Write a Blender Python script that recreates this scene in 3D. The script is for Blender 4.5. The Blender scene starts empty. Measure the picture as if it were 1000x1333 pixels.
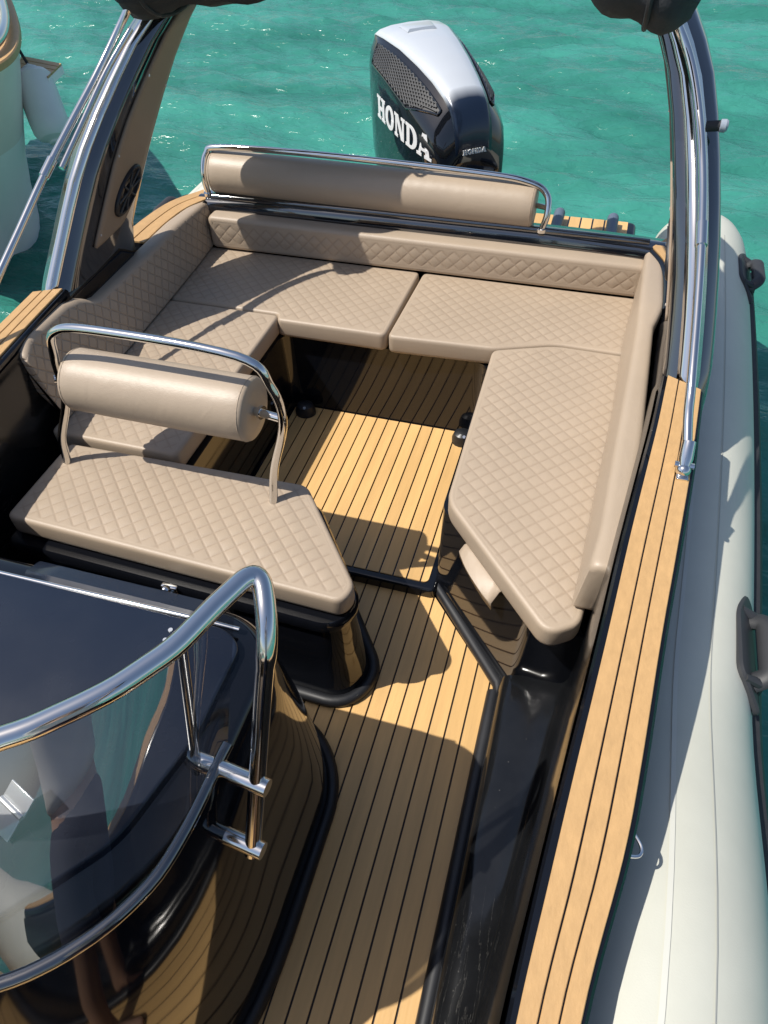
import bpy, bmesh, math, random
import numpy as np
from mathutils import Vector, Matrix

# ------------------------------------------------------------------ camera, sky, sun
scene = bpy.context.scene
PITCH, YAW, ROLL, FPX, CAMZ = math.radians(47.827), math.radians(18.354), math.radians(-2.544), 914.25, 2.10

def cam_axes():
    d = Vector((-math.sin(YAW)*math.cos(PITCH), math.cos(YAW)*math.cos(PITCH), -math.sin(PITCH)))
    r0 = Vector((math.cos(YAW), math.sin(YAW), 0)); u0 = r0.cross(d)
    r = math.cos(ROLL)*r0 + math.sin(ROLL)*u0
    u = -math.sin(ROLL)*r0 + math.cos(ROLL)*u0
    return r, u, d
CR, CU, CD = cam_axes()
cam = bpy.data.cameras.new('camera'); cam.sensor_fit = 'HORIZONTAL'; cam.sensor_width = 36
cam.lens = FPX/1000*36; cam.clip_start = 0.02; cam.clip_end = 3000
camo = bpy.data.objects.new('camera', cam); scene.collection.objects.link(camo)
camo.matrix_world = Matrix(((CR.x, CU.x, -CD.x, 0), (CR.y, CU.y, -CD.y, 0), (CR.z, CU.z, -CD.z, CAMZ), (0, 0, 0, 1)))
scene.camera = camo

SUN_TRAVEL = Vector((0.56, 0.265, -1.0)).normalized()      # the way the light goes
to_sun = -SUN_TRAVEL
world = bpy.data.worlds.new('World'); scene.world = world; world.use_nodes = True
wn = world.node_tree.nodes; wn.clear()
sky = wn.new('ShaderNodeTexSky'); sky.sky_type = 'NISHITA'; sky.sun_disc = False
sky.sun_elevation = math.asin(to_sun.z); sky.sun_rotation = math.atan2(to_sun.x, to_sun.y)
sky.air_density = 1.0; sky.dust_density = 1.4; sky.ozone_density = 1.0
bg = wn.new('ShaderNodeBackground'); bg.inputs['Strength'].default_value = 0.115
wo = wn.new('ShaderNodeOutputWorld')
world.node_tree.links.new(sky.outputs[0], bg.inputs[0]); world.node_tree.links.new(bg.outputs[0], wo.inputs[0])
sl = bpy.data.lights.new('sun', 'SUN'); sl.energy = 4.8; sl.angle = math.radians(0.5); sl.color = (1.0, 0.95, 0.87)
so = bpy.data.objects.new('sun', sl); scene.collection.objects.link(so)
so.rotation_euler = SUN_TRAVEL.to_track_quat('-Z', 'Y').to_euler(); so.location = (-3, -2, 8)
scene.view_settings.view_transform = 'Standard'; scene.view_settings.look = 'None'
scene.view_settings.exposure = 0.18; scene.view_settings.gamma = 1.0; scene.view_settings.use_curve_mapping = False
scene.render.engine = 'CYCLES'

random.seed(7); rng = np.random.default_rng(11)
COL = scene.collection
CX = -0.755                       # centre line of the boat
def mir(x): return 2*CX - x

# ------------------------------------------------------------------ pixel helpers (a pixel gives a direction, the plane gives the distance)
def _ray(px, py):
    return CR*((px-500)/FPX) + CU*(-(py-666.5)/FPX) + CD
def atz(px, py, z):
    d = _ray(px, py); return Vector((0, 0, CAMZ)) + d*((z-CAMZ)/d.z)
def aty(px, py, y):
    d = _ray(px, py); return Vector((0, 0, CAMZ)) + d*(y/d.y)
def atx(px, py, x):
    d = _ray(px, py); return Vector((0, 0, CAMZ)) + d*(x/d.x)

# ------------------------------------------------------------------ materials
MATS = {}
def mat(name, color, rough=0.5, metal=0.0, coat=0.0, spec=0.5, noise=0.0, nscale=8.0, bump=0.0, bscale=200.0, stretch=(1, 1, 1), rnd=0.0, rvar=0.0, coords='Object'):
    m = bpy.data.materials.new(name); m.use_nodes = True
    nt = m.node_tree; n = nt.nodes; b = n['Principled BSDF']; L = nt.links
    b.inputs['Base Color'].default_value = (*color, 1); b.inputs['Roughness'].default_value = rough
    b.inputs['Metallic'].default_value = metal; b.inputs['Specular IOR Level'].default_value = spec
    b.inputs['Coat Weight'].default_value = coat; b.inputs['Coat Roughness'].default_value = 0.03
    tc = n.new('ShaderNodeTexCoord'); mp = n.new('ShaderNodeMapping'); mp.inputs['Scale'].default_value = stretch
    L.new(tc.outputs[coords], mp.inputs[0])
    if noise or rnd:
        nz = n.new('ShaderNodeTexNoise'); nz.inputs['Scale'].default_value = nscale; nz.inputs['Detail'].default_value = 5
        nz.inputs['Roughness'].default_value = 0.6
        L.new(mp.outputs[0], nz.inputs[0])
        mr = n.new('ShaderNodeMapRange'); mr.inputs[1].default_value = 0.25; mr.inputs[2].default_value = 0.75
        mr.inputs[3].default_value = 1-noise; mr.inputs[4].default_value = 1+noise
        L.new(nz.outputs[0], mr.inputs[0])
        src = mr.outputs[0]
        if rnd:
            oi = n.new('ShaderNodeObjectInfo'); m2 = n.new('ShaderNodeMapRange')
            m2.inputs[3].default_value = 1-rnd; m2.inputs[4].default_value = 1+rnd
            L.new(oi.outputs['Random'], m2.inputs[0])
            mu = n.new('ShaderNodeMath'); mu.operation = 'MULTIPLY'; L.new(src, mu.inputs[0]); L.new(m2.outputs[0], mu.inputs[1]); src = mu.outputs[0]
        hv = n.new('ShaderNodeHueSaturation'); hv.inputs['Color'].default_value = (*color, 1)
        L.new(src, hv.inputs['Value']); L.new(hv.outputs[0], b.inputs['Base Color'])
    if rvar:
        n3 = n.new('ShaderNodeTexNoise'); n3.inputs['Scale'].default_value = 5.0; n3.inputs['Detail'].default_value = 6
        L.new(tc.outputs[coords], n3.inputs[0])
        m3 = n.new('ShaderNodeMapRange'); m3.inputs[1].default_value = .35; m3.inputs[2].default_value = .7
        m3.inputs[3].default_value = rough; m3.inputs[4].default_value = rough+rvar
        L.new(n3.outputs[0], m3.inputs[0]); L.new(m3.outputs[0], b.inputs['Roughness'])
    if bump:
        nb = n.new('ShaderNodeTexNoise'); nb.inputs['Scale'].default_value = bscale; nb.inputs['Detail'].default_value = 3
        L.new(mp.outputs[0], nb.inputs[0])
        bp = n.new('ShaderNodeBump'); bp.inputs['Strength'].default_value = bump; bp.inputs['Distance'].default_value = 0.002
        L.new(nb.outputs[0], bp.inputs['Height']); L.new(bp.outputs[0], b.inputs['Normal'])
    MATS[name] = m; return m

mat('leather', (0.385, 0.305, 0.225), rough=0.46, noise=0.05, nscale=5, bump=0.35, bscale=420, rnd=0.015)
mat('leather_smooth', (0.385, 0.305, 0.225), rough=0.40, noise=0.05, nscale=4, bump=0.35, bscale=380)
mat('teak', (0.62, 0.385, 0.155), rough=0.42, noise=0.12, nscale=26, stretch=(1, 0.09, 1), bump=0.25, bscale=160, rnd=0.09)
mat('teak_cap', (0.475, 0.29, 0.125), rough=0.5, noise=0.11, nscale=55, stretch=(1, .45, 1), bump=0.25, bscale=160, rnd=0.04)
mat('caulk_soft', (0.36, 0.36, 0.33), rough=.6)
mat('caulk', (0.030, 0.022, 0.016), rough=0.6)
mat('gelcoat', (0.0045, 0.0052, 0.0075), rough=0.04, rvar=0.04, spec=0.55)
mat('gelcoat_worn', (0.007, 0.0075, 0.0085), rough=0.10, rvar=0.14, spec=0.45, noise=.25, nscale=14)
mat('arch_gloss', (0.006, 0.007, 0.010), rough=0.05, rvar=0.06, spec=1.0, coat=1.0)
MATS['arch_gloss'].node_tree.nodes['Principled BSDF'].inputs['Coat IOR'].default_value = 1.85
mat('skin', (0.45, 0.27, 0.19), rough=0.5, noise=.06, nscale=9)
mat('navy_cloth', (0.012, 0.017, 0.035), rough=0.85, noise=.2, nscale=30, bump=.4, bscale=300)
mat('white_cloth', (0.70, 0.69, 0.66), rough=0.85, noise=.05, nscale=20, bump=.4, bscale=300)
mat('hair', (0.02, 0.013, 0.009), rough=0.5)
mat('navy_panel', (0.010, 0.015, 0.028), rough=0.22, rvar=0.12)
mat('rubber', (0.011, 0.012, 0.015), rough=0.38, noise=0.2, nscale=12, rvar=0.2)
mat('rubber_matt', (0.020, 0.021, 0.024), rough=0.65, noise=0.2, nscale=30, bump=0.3, bscale=300)
mat('stainless', (0.72, 0.71, 0.69), rough=0.07, metal=1.0, rvar=0.05)
mat('pvc', (0.55, 0.55, 0.475), rough=0.48, noise=0.07, nscale=3, bump=0.12, bscale=300)
mat('pvc_tape', (0.58, 0.58, 0.52), rough=0.5, noise=0.03, nscale=8)
mat('fabric', (0.026, 0.029, 0.034), rough=0.85, noise=0.3, nscale=18, bump=0.6, bscale=140)
mat('panel_beige', (0.27, 0.20, 0.14), rough=0.6, noise=0.04, nscale=10, bump=0.3, bscale=500)
mat('speaker_black', (0.010, 0.010, 0.012), rough=0.45)
mat('cowl_black', (0.006, 0.007, 0.010), rough=0.05, coat=0.7)
mat('cowl_navy', (0.012, 0.020, 0.040), rough=0.10, coat=0.5)
mat('cowl_silver', (0.62, 0.65, 0.68), rough=0.30, metal=0.35, coat=0.4)
mat('letter', (0.74, 0.75, 0.76), rough=0.4)
mat('plastic_grey', (0.028, 0.030, 0.034), rough=0.55, noise=0.1, nscale=20)
mat('white_hull', (0.90, 0.85, 0.82), rough=0.4, spec=.3, noise=0.04, nscale=2)
mat('grey_hull', (0.80, 0.70, 0.64), rough=0.4, spec=.3, noise=0.06, nscale=3)
mat('fender_vinyl', (0.74, 0.74, 0.73), rough=0.45, noise=0.06, nscale=6)
mat('fender_blue', (0.10, 0.13, 0.18), rough=0.5)
mat('lens', (0.30, 0.34, 0.40), rough=0.12)
mat('screw', (0.75, 0.75, 0.74), rough=0.2, metal=0.6)

def add_wrinkles():
    nt = MATS['leather_smooth'].node_tree; n = nt.nodes; L = nt.links; b = n['Principled BSDF']
    prev = b.inputs['Normal'].links[0].from_node
    tc = n.new('ShaderNodeTexCoord'); mp = n.new('ShaderNodeMapping'); mp.inputs['Scale'].default_value = (1.0, .55, .7); L.new(tc.outputs['Object'], mp.inputs[0])
    nz = n.new('ShaderNodeTexNoise'); nz.inputs['Scale'].default_value = 16; nz.inputs['Detail'].default_value = 3; nz.inputs['Distortion'].default_value = 1.2; L.new(mp.outputs[0], nz.inputs[0])
    bp = n.new('ShaderNodeBump'); bp.inputs['Strength'].default_value = .22; bp.inputs['Distance'].default_value = .006
    L.new(nz.outputs[0], bp.inputs['Height']); L.new(prev.outputs[0], bp.inputs['Normal']); L.new(bp.outputs[0], b.inputs['Normal'])
add_wrinkles()
def side_quilt():
    """diamond stitching on the upright face of the shaded side cushion"""
    m = mat('leather_quilted_side', (0.385, 0.305, 0.225), rough=0.46, noise=0.05, nscale=5, bump=0.35, bscale=420)
    nt = m.node_tree; n = nt.nodes; L = nt.links; b = n['Principled BSDF']; prev = b.inputs['Normal'].links[0].from_node; src = b.inputs['Base Color'].links[0].from_socket
    tc = n.new('ShaderNodeTexCoord'); sx = n.new('ShaderNodeSeparateXYZ'); L.new(tc.outputs['Object'], sx.inputs[0])
    def M(op, a, b_=None):
        q = n.new('ShaderNodeMath'); q.operation = op
        for k, v in enumerate((a, b_)):
            if v is None: continue
            if isinstance(v, (int, float)): q.inputs[k].default_value = v
            else: L.new(v, q.inputs[k])
        return q.outputs[0]
    k = .7071/.041; ds = []
    for op in ('ADD', 'SUBTRACT'):
        t = M('MULTIPLY', M(op, sx.outputs['Y'], sx.outputs['Z']), k); ds.append(M('PINGPONG', M('ADD', t, 100.0), .5))
    d = M('MINIMUM', ds[0], ds[1])
    mr = n.new('ShaderNodeMapRange'); mr.interpolation_type = 'SMOOTHSTEP'; mr.inputs[1].default_value = 0; mr.inputs[2].default_value = .11; mr.inputs[3].default_value = 1; mr.inputs[4].default_value = 0; L.new(d, mr.inputs[0])
    ge = n.new('ShaderNodeNewGeometry'); sn = n.new('ShaderNodeSeparateXYZ'); L.new(ge.outputs['True Normal'], sn.inputs[0])
    mk = n.new('ShaderNodeMapRange'); mk.inputs[1].default_value = .6; mk.inputs[2].default_value = .45; L.new(sn.outputs['Z'], mk.inputs[0])
    g = M('MULTIPLY', mr.outputs[0], mk.outputs[0])
    bp = n.new('ShaderNodeBump'); bp.invert = True; bp.inputs['Strength'].default_value = .8; bp.inputs['Distance'].default_value = .004
    L.new(g, bp.inputs['Height']); L.new(prev.outputs[0], bp.inputs['Normal']); L.new(bp.outputs[0], b.inputs['Normal'])
    mx = n.new('ShaderNodeMix'); mx.data_type = 'RGBA'; mx.inputs[7].default_value = (0.20, 0.135, 0.088, 1)
    L.new(M('MULTIPLY', g, .16), mx.inputs[0]); L.new(src, mx.inputs[6]); L.new(mx.outputs[2], b.inputs['Base Color'])
side_quilt()
def add_seams():
    """sewing thread: the seam attribute of the quilted meshes darkens the leather along the stitch lines"""
    nt = MATS['leather'].node_tree; n = nt.nodes; b = n['Principled BSDF']
    src = b.inputs['Base Color'].links[0].from_socket
    at = n.new('ShaderNodeAttribute'); at.attribute_name = 'seam'
    mx = n.new('ShaderNodeMix'); mx.data_type = 'RGBA'; mx.inputs[7].default_value = (0.20, 0.135, 0.088, 1)
    mr = n.new('ShaderNodeMath'); mr.operation = 'MULTIPLY'; mr.inputs[1].default_value = 0.30
    nt.links.new(at.outputs['Fac'], mr.inputs[0]); nt.links.new(mr.outputs[0], mx.inputs[0]); nt.links.new(src, mx.inputs[6]); nt.links.new(mx.outputs[2], b.inputs['Base Color'])
add_seams()
def add_scuffs():
    """salt dust and pale scuffs on the worn side liner"""
    nt = MATS['gelcoat_worn'].node_tree; n = nt.nodes; L = nt.links; b = n['Principled BSDF']
    src = b.inputs['Base Color'].links[0].from_socket
    tc = n.new('ShaderNodeTexCoord'); mp = n.new('ShaderNodeMapping'); mp.inputs['Scale'].default_value = (12, 1.2, 12); mp.inputs['Rotation'].default_value = (.25, .1, .2)
    L.new(tc.outputs['Object'], mp.inputs[0])
    nz = n.new('ShaderNodeTexNoise'); nz.inputs['Scale'].default_value = 2.2; nz.inputs['Detail'].default_value = 8; nz.inputs['Roughness'].default_value = .62; L.new(mp.outputs[0], nz.inputs[0])
    a = n.new('ShaderNodeMath'); a.operation = 'SUBTRACT'; a.inputs[1].default_value = .5; L.new(nz.outputs[0], a.inputs[0])
    c = n.new('ShaderNodeMath'); c.operation = 'ABSOLUTE'; L.new(a.outputs[0], c.inputs[0])
    r = n.new('ShaderNodeMapRange'); r.inputs[1].default_value = 0; r.inputs[2].default_value = .0035; r.inputs[3].default_value = 1; r.inputs[4].default_value = 0; L.new(c.outputs[0], r.inputs[0])
    n2 = n.new('ShaderNodeTexNoise'); n2.inputs['Scale'].default_value = 3.1; L.new(tc.outputs['Object'], n2.inputs[0])
    r2 = n.new('ShaderNodeMapRange'); r2.inputs[1].default_value = .56; r2.inputs[2].default_value = .66; L.new(n2.outputs[0], r2.inputs[0])
    vo = n.new('ShaderNodeTexVoronoi'); vo.inputs['Scale'].default_value = 28; L.new(tc.outputs['Object'], vo.inputs[0])
    r3 = n.new('ShaderNodeMapRange'); r3.inputs[1].default_value = .07; r3.inputs[2].default_value = .03; L.new(vo.outputs['Distance'], r3.inputs[0])
    m1 = n.new('ShaderNodeMath'); m1.operation = 'MULTIPLY'; L.new(r.outputs[0], m1.inputs[0]); L.new(r2.outputs[0], m1.inputs[1])
    m2 = n.new('ShaderNodeMath'); m2.operation = 'MULTIPLY_ADD'; m2.inputs[1].default_value = .5; L.new(r3.outputs[0], m2.inputs[0]); L.new(m1.outputs[0], m2.inputs[2]); m2.use_clamp = True
    m3 = n.new('ShaderNodeMath'); m3.operation = 'MULTIPLY'; m3.inputs[1].default_value = .38; L.new(m2.outputs[0], m3.inputs[0])
    mx = n.new('ShaderNodeMix'); mx.data_type = 'RGBA'; mx.inputs[7].default_value = (.22, .21, .19, 1)
    L.new(m3.outputs[0], mx.inputs[0]); L.new(src, mx.inputs[6]); L.new(mx.outputs[2], b.inputs['Base Color'])
add_scuffs()
def acrylic():
    m = bpy.data.materials.new('acrylic'); m.use_nodes = True; nt = m.node_tree; n = nt.nodes; n.clear()
    o = n.new('ShaderNodeOutputMaterial'); t = n.new('ShaderNodeBsdfTransparent'); t.inputs[0].default_value = (0.78, 0.80, 0.84, 1)
    g = n.new('ShaderNodeBsdfGlossy'); g.inputs['Roughness'].default_value = 0.015; g.inputs[0].default_value = (1, 1, 1, 1)
    f = n.new('ShaderNodeFresnel'); f.inputs[0].default_value = 1.6; mx = n.new('ShaderNodeMixShader')
    fm = n.new('ShaderNodeMath'); fm.operation = 'MULTIPLY_ADD'; fm.inputs[1].default_value = .65; fm.inputs[2].default_value = .17; fm.use_clamp = True
    nt.links.new(f.outputs[0], fm.inputs[0]); nt.links.new(fm.outputs[0], mx.inputs[0]); nt.links.new(t.outputs[0], mx.inputs[1]); nt.links.new(g.outputs[0], mx.inputs[2])
    nt.links.new(mx.outputs[0], o.inputs[0]); MATS['acrylic'] = m
acrylic()

def water_mat():
    m = bpy.data.materials.new('sea_water'); m.use_nodes = True; nt = m.node_tree; n = nt.nodes; L = nt.links; b = n['Principled BSDF']
    b.inputs['Roughness'].default_value = 0.16; b.inputs['IOR'].default_value = 1.333
    tc = n.new('ShaderNodeTexCoord'); mp = n.new('ShaderNodeMapping'); mp.inputs['Scale'].default_value = (0.35, 0.8, 1); mp.inputs['Rotation'].default_value = (0, 0, .3)
    L.new(tc.outputs['Object'], mp.inputs[0])
    a = n.new('ShaderNodeTexNoise'); a.inputs['Scale'].default_value = 1.3; a.inputs['Detail'].default_value = 5; L.new(mp.outputs[0], a.inputs[0])
    r = n.new('ShaderNodeValToRGB'); r.color_ramp.elements[0].position = 0.3; r.color_ramp.elements[0].color = (0.020, 0.130, 0.100, 1)
    r.color_ramp.elements[1].position = 0.72; r.color_ramp.elements[1].color = (0.050, 0.262, 0.208, 1)
    L.new(a.outputs[0], r.inputs[0]); L.new(r.outputs[0], b.inputs['Base Color'])
    nb = n.new('ShaderNodeTexNoise'); nb.inputs['Scale'].default_value = 13; nb.inputs['Detail'].default_value = 4; nb.inputs['Distortion'].default_value = 0.6
    mp2 = n.new('ShaderNodeMapping'); mp2.inputs['Scale'].default_value = (0.55, 1.2, 1); mp2.inputs['Rotation'].default_value = (0, 0, .25); L.new(tc.outputs['Object'], mp2.inputs[0]); L.new(mp2.outputs[0], nb.inputs[0])
    bp = n.new('ShaderNodeBump'); bp.inputs['Strength'].default_value = 0.65; bp.inputs['Distance'].default_value = 0.04
    L.new(nb.outputs[0], bp.inputs['Height']); L.new(bp.outputs[0], b.inputs['Normal'])
    MATS['sea_water'] = m
water_mat()

# ------------------------------------------------------------------ object helpers
def tag(o, label=None, cat=None, group=None, kind=None):
    if label: o['label'] = label
    if cat: o['category'] = cat
    if group: o['group'] = group
    if kind: o['kind'] = kind
    return o
def thing(name, loc, label, cat, group=None):
    e = bpy.data.objects.new(name, None); e.empty_display_size = 0.1; e.location = loc; COL.objects.link(e)
    return tag(e, label, cat, group)
WPOS = {}
def link(name, me, m, parent=None, smooth=True, auto=35):
    """vertices are in world space; a parented mesh keeps them there, a top-level one gets its origin at its base"""
    if m is not None:
        me.materials.append(MATS[m] if isinstance(m, str) else m)
    o = bpy.data.objects.new(name, me); COL.objects.link(o)
    if smooth:
        for p in me.polygons: p.use_smooth = True
        if auto: me.set_sharp_from_angle(angle=math.radians(auto))
    if parent is not None:
        o.parent = parent
        base = WPOS.get(parent.name)
        if base is None:
            base = Vector(parent.location)
            p = parent
            while p.parent is not None: p = p.parent
            base = Vector(p.location) if parent.parent is None else Vector((0, 0, 0))
        o.matrix_parent_inverse = Matrix.Translation(-Vector(base)) if parent.parent is None else Matrix.Identity(4)
    else:
        co = np.empty(len(me.vertices)*3); me.vertices.foreach_get('co', co); co = co.reshape(-1, 3)
        c = Vector(((co[:, 0].min()+co[:, 0].max())/2, (co[:, 1].min()+co[:, 1].max())/2, co[:, 2].min()))
        me.transform(Matrix.Translation(-c)); o.location = c
    return o
def from_bm(name, bm, m, parent=None, smooth=True, auto=35, fix=True):
    if fix: bmesh.ops.recalc_face_normals(bm, faces=bm.faces[:])
    me = bpy.data.meshes.new(name); bm.to_mesh(me); bm.free()
    return link(name, me, m, parent, smooth, auto)

def catmull(pts, n=8, closed=False):
    P = [Vector(p) for p in pts]; out = []
    N = len(P); segs = N if closed else N-1
    for i in range(segs):
        p0 = P[(i-1) % N] if (closed or i > 0) else P[0]*2-P[1]
        p1 = P[i]; p2 = P[(i+1) % N]
        p3 = P[(i+2) % N] if (closed or i+2 < N) else P[-1]*2-P[-2]
        for k in range(n):
            t = k/n
            out.append(0.5*((2*p1)+(-p0+p2)*t+(2*p0-5*p1+4*p2-p3)*t*t+(-p0+3*p1-3*p2+p3)*t**3))
    if not closed: out.append(P[-1])
    return out
def fillet(pts, r, n=7):
    """polyline with its inner corners rounded (3-D); r a number or one per point"""
    P = [Vector(p) for p in pts]; out = [P[0]]
    for i in range(1, len(P)-1):
        a, b, c = P[i-1], P[i], P[i+1]
        rr = r[i] if isinstance(r, (list, tuple)) else r
        u = (a-b); v = (c-b); k = min(rr, u.length*.49, v.length*.49)
        s = b+u.normalized()*k; e = b+v.normalized()*k
        for j in range(n+1):
            t = j/n; out.append(s*(1-t)**2+b*2*t*(1-t)+e*t*t)
    out.append(P[-1]); return out
def sweep_bm(bm, path, rad, seg=14, cap=True, sx=1.0):
    P = [Vector(p) for p in path]; n = len(P)
    T = [(P[min(i+1, n-1)]-P[max(i-1, 0)]).normalized() for i in range(n)]
    up = Vector((0, 0, 1)) if abs(T[0].z) < .9 else Vector((0, 1, 0))
    N = (up-T[0]*up.dot(T[0])).normalized(); rings = []
    for i in range(n):
        N = (N-T[i]*N.dot(T[i])).normalized(); B = T[i].cross(N)
        r = rad[i] if hasattr(rad, '__len__') else rad
        rings.append([bm.verts.new(P[i]+N*(math.cos(2*math.pi*k/seg)*r)+B*(math.sin(2*math.pi*k/seg)*r*sx)) for k in range(seg)])
    for i in range(n-1):
        for k in range(seg):
            bm.faces.new((rings[i][k], rings[i][(k+1) % seg], rings[i+1][(k+1) % seg], rings[i+1][k]))
    if cap:
        bm.faces.new(rings[0][::-1]); bm.faces.new(rings[-1])
    return rings
def tube(name, path, rad, m, parent=None, seg=14, auto=40, sx=1.0):
    bm = bmesh.new(); sweep_bm(bm, path, rad, seg, True, sx); return from_bm(name, bm, m, parent, auto=auto)
def loft_bm(bm, rings, closed=True, cap=True):
    V = [[bm.verts.new(p) for p in r] for r in rings]
    n = len(V[0])
    for i in range(len(V)-1):
        for k in range(n if closed else n-1):
            bm.faces.new((V[i][k], V[i][(k+1) % n], V[i+1][(k+1) % n], V[i+1][k]))
    if cap and closed:
        bm.faces.new(V[0][::-1]); bm.faces.new(V[-1])
    return V
def box_bm(bm, lo, hi, bev=0.0, M=None):
    r = bmesh.ops.create_cube(bm, size=1)['verts']
    for v in r:
        v.co = Vector((lo[i]+(v.co[i]+.5)*(hi[i]-lo[i]) for i in range(3)))
    if bev:
        es = list({e for v in r for e in v.link_edges})
        g = bmesh.ops.bevel(bm, geom=es, offset=bev, segments=3, profile=.5, affect='EDGES', clamp_overlap=True)
        r = list({v for f in g['faces'] for v in f.verts} | {v for v in r if v.is_valid})
    if M is not None:
        for v in r: v.co = M @ v.co
    return r
def box(name, lo, hi, m, parent=None, bev=0.004, M=None):
    bm = bmesh.new(); box_bm(bm, lo, hi, bev, M); return from_bm(name, bm, m, parent)

def area2(P): return sum(P[i][0]*P[(i+1) % len(P)][1]-P[(i+1) % len(P)][0]*P[i][1] for i in range(len(P)))/2
def round_poly(pts, r, n=6):
    P = [Vector((p[0], p[1])) for p in pts]
    if area2(P) < 0: P = P[::-1]; r = r[::-1] if isinstance(r, list) else r
    out = []
    for i in range(len(P)):
        a, b, c = P[i-1], P[i], P[(i+1) % len(P)]
        rr = r[i] if isinstance(r, list) else r
        u, v = a-b, c-b; k = min(rr, u.length*.48, v.length*.48)
        s, e = b+u.normalized()*k, b+v.normalized()*k
        for j in range(n+1):
            t = j/n; out.append(s*(1-t)**2+b*2*t*(1-t)+e*t*t)
    return out
def inset(P, d):
    n = len(P); out = []
    for i in range(n):
        a, b, c = P[i-1], P[i], P[(i+1) % n]
        e1 = (b-a); e2 = (c-b)
        if e1.length < 1e-7: e1 = e2
        if e2.length < 1e-7: e2 = e1
        n1 = Vector((-e1.y, e1.x)).normalized(); n2 = Vector((-e2.y, e2.x)).normalized()
        m = (n1+n2)
        m = m.normalized() if m.length > 1e-6 else n1
        out.append(b+m*(d/max(.4, m.dot(n1))))
    return out
def prism(name, poly, z0, z1, m, parent=None, bev=0.0, inset_bottom=0.0):
    """upright block with a 2-D outline; its top edge is rounded by bev"""
    P = [Vector((p[0], p[1])) for p in poly]
    if area2(P) < 0: P = P[::-1]
    bm = bmesh.new(); rings = [[(p.x, p.y, z0) for p in inset(P, inset_bottom)]]
    if bev:
        for k in range(5):
            a = k/4*math.pi/2
            rings.append([(p.x, p.y, z1-bev+bev*math.sin(a)) for p in inset(P, bev*(1-math.cos(a)))])
    else: rings.append([(p.x, p.y, z1) for p in P])
    loft_bm(bm, rings); return from_bm(name, bm, m, parent, auto=45)

def quilt_pad(name, poly, radii, thick, M, m='leather', parent=None, er=0.015, sp=0.041, depth=0.0019, quilt=True, puff=0.0004, margin=0.0, sag=0.0):
    """cushion: outline in local xy, top at local z = 0; rounded edge, piped seam and sewn diamonds as real relief"""
    P = round_poly(poly, [max(q, .028) for q in radii] if isinstance(radii, list) else max(radii, .028))
    prof = [(0.014, -thick), (0.002, -thick+.010), (0, -thick+.02), (0, -er*1.15), (er*.10, -er*.55), (er*.30, -er*.25), (er*.62, -er*.06), (er*.95, 0), (er+.003, -.0006), (er+.006, 0)]
    bm = bmesh.new(); rings = [[(p.x, p.y, z) for p in inset(P, d)] for d, z in prof]
    loft_bm(bm, rings, cap=False)
    bm.faces.new([bm.verts.new((p.x, p.y, -thick)) for p in inset(P, .014)][::-1])
    Q = inset(P, er+.006)
    b2 = bmesh.new(); b2.faces.new([b2.verts.new((p.x, p.y, 0)) for p in Q])
    if quilt:
        s2 = math.sqrt(.5)
        for dx, dy in ((s2, s2), (s2, -s2)):
            vals = [p.x*dx+p.y*dy for p in Q]
            k0, k1 = math.floor(min(vals)/sp), math.ceil(max(vals)/sp)
            for k in range(k0, k1+1):
                for off in (0, .0026, .0065, sp/2, sp-.0065, sp-.0026):
                    c = k*sp+off
                    if min(vals)+1e-4 < c < max(vals)-1e-4:
                        bmesh.ops.bisect_plane(b2, geom=b2.verts[:]+b2.edges[:]+b2.faces[:], dist=1e-6, plane_co=(dx*c, dy*c, 0), plane_no=(dx, dy, 0))
        co = np.array([v.co[:] for v in b2.verts]); q = np.array([p[:] for p in Q]); q2 = np.roll(q, -1, 0)
        dist = np.full(len(co), 9.)
        for a, b in zip(q, q2):
            ab = b-a; l2 = (ab@ab)+1e-12
            t = np.clip(((co[:, :2]-a)@ab)/l2, 0, 1); dist = np.minimum(dist, np.hypot(*(co[:, :2]-(a+t[:, None]*ab)).T))
        A = (co[:, 0]+co[:, 1])*s2; B = (co[:, 0]-co[:, 1])*s2
        da = np.abs((A+sp/2) % sp-sp/2); db = np.abs((B+sp/2) % sp-sp/2); d = np.minimum(da, db)
        g = np.exp(-(d/.0030)**2)
        wob = .75+.25*np.sin(co[:, 0]*9+co[:, 1]*5)*np.sin(co[:, 1]*7-co[:, 0]*4)
        z = -depth*g*wob+puff*np.abs(np.sin(np.pi*A/sp)*np.sin(np.pi*B/sp))
        f = np.clip((dist-margin)/.010, 0, 1); f = f*f*(3-2*f)
        z = z*f + .004*np.clip(dist/.08, 0, 1)-sag*np.clip(dist/.15, 0, 1)
        for v, zz in zip(b2.verts, z): v.co.z = zz
    me2 = bpy.data.meshes.new('tmp'); b2.to_mesh(me2); b2.free(); bm.from_mesh(me2); bpy.data.meshes.remove(me2)
    for v in bm.verts: v.co = M @ v.co
    o = from_bm(name, bm, m, parent, auto=60)
    if quilt:
        at = o.data.attributes.new('seam', 'FLOAT', 'POINT'); n_all = len(o.data.vertices); vals = np.zeros(n_all)
        vals[n_all-len(co):] = g*f; at.data.foreach_set('value', vals)
    return o

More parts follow.
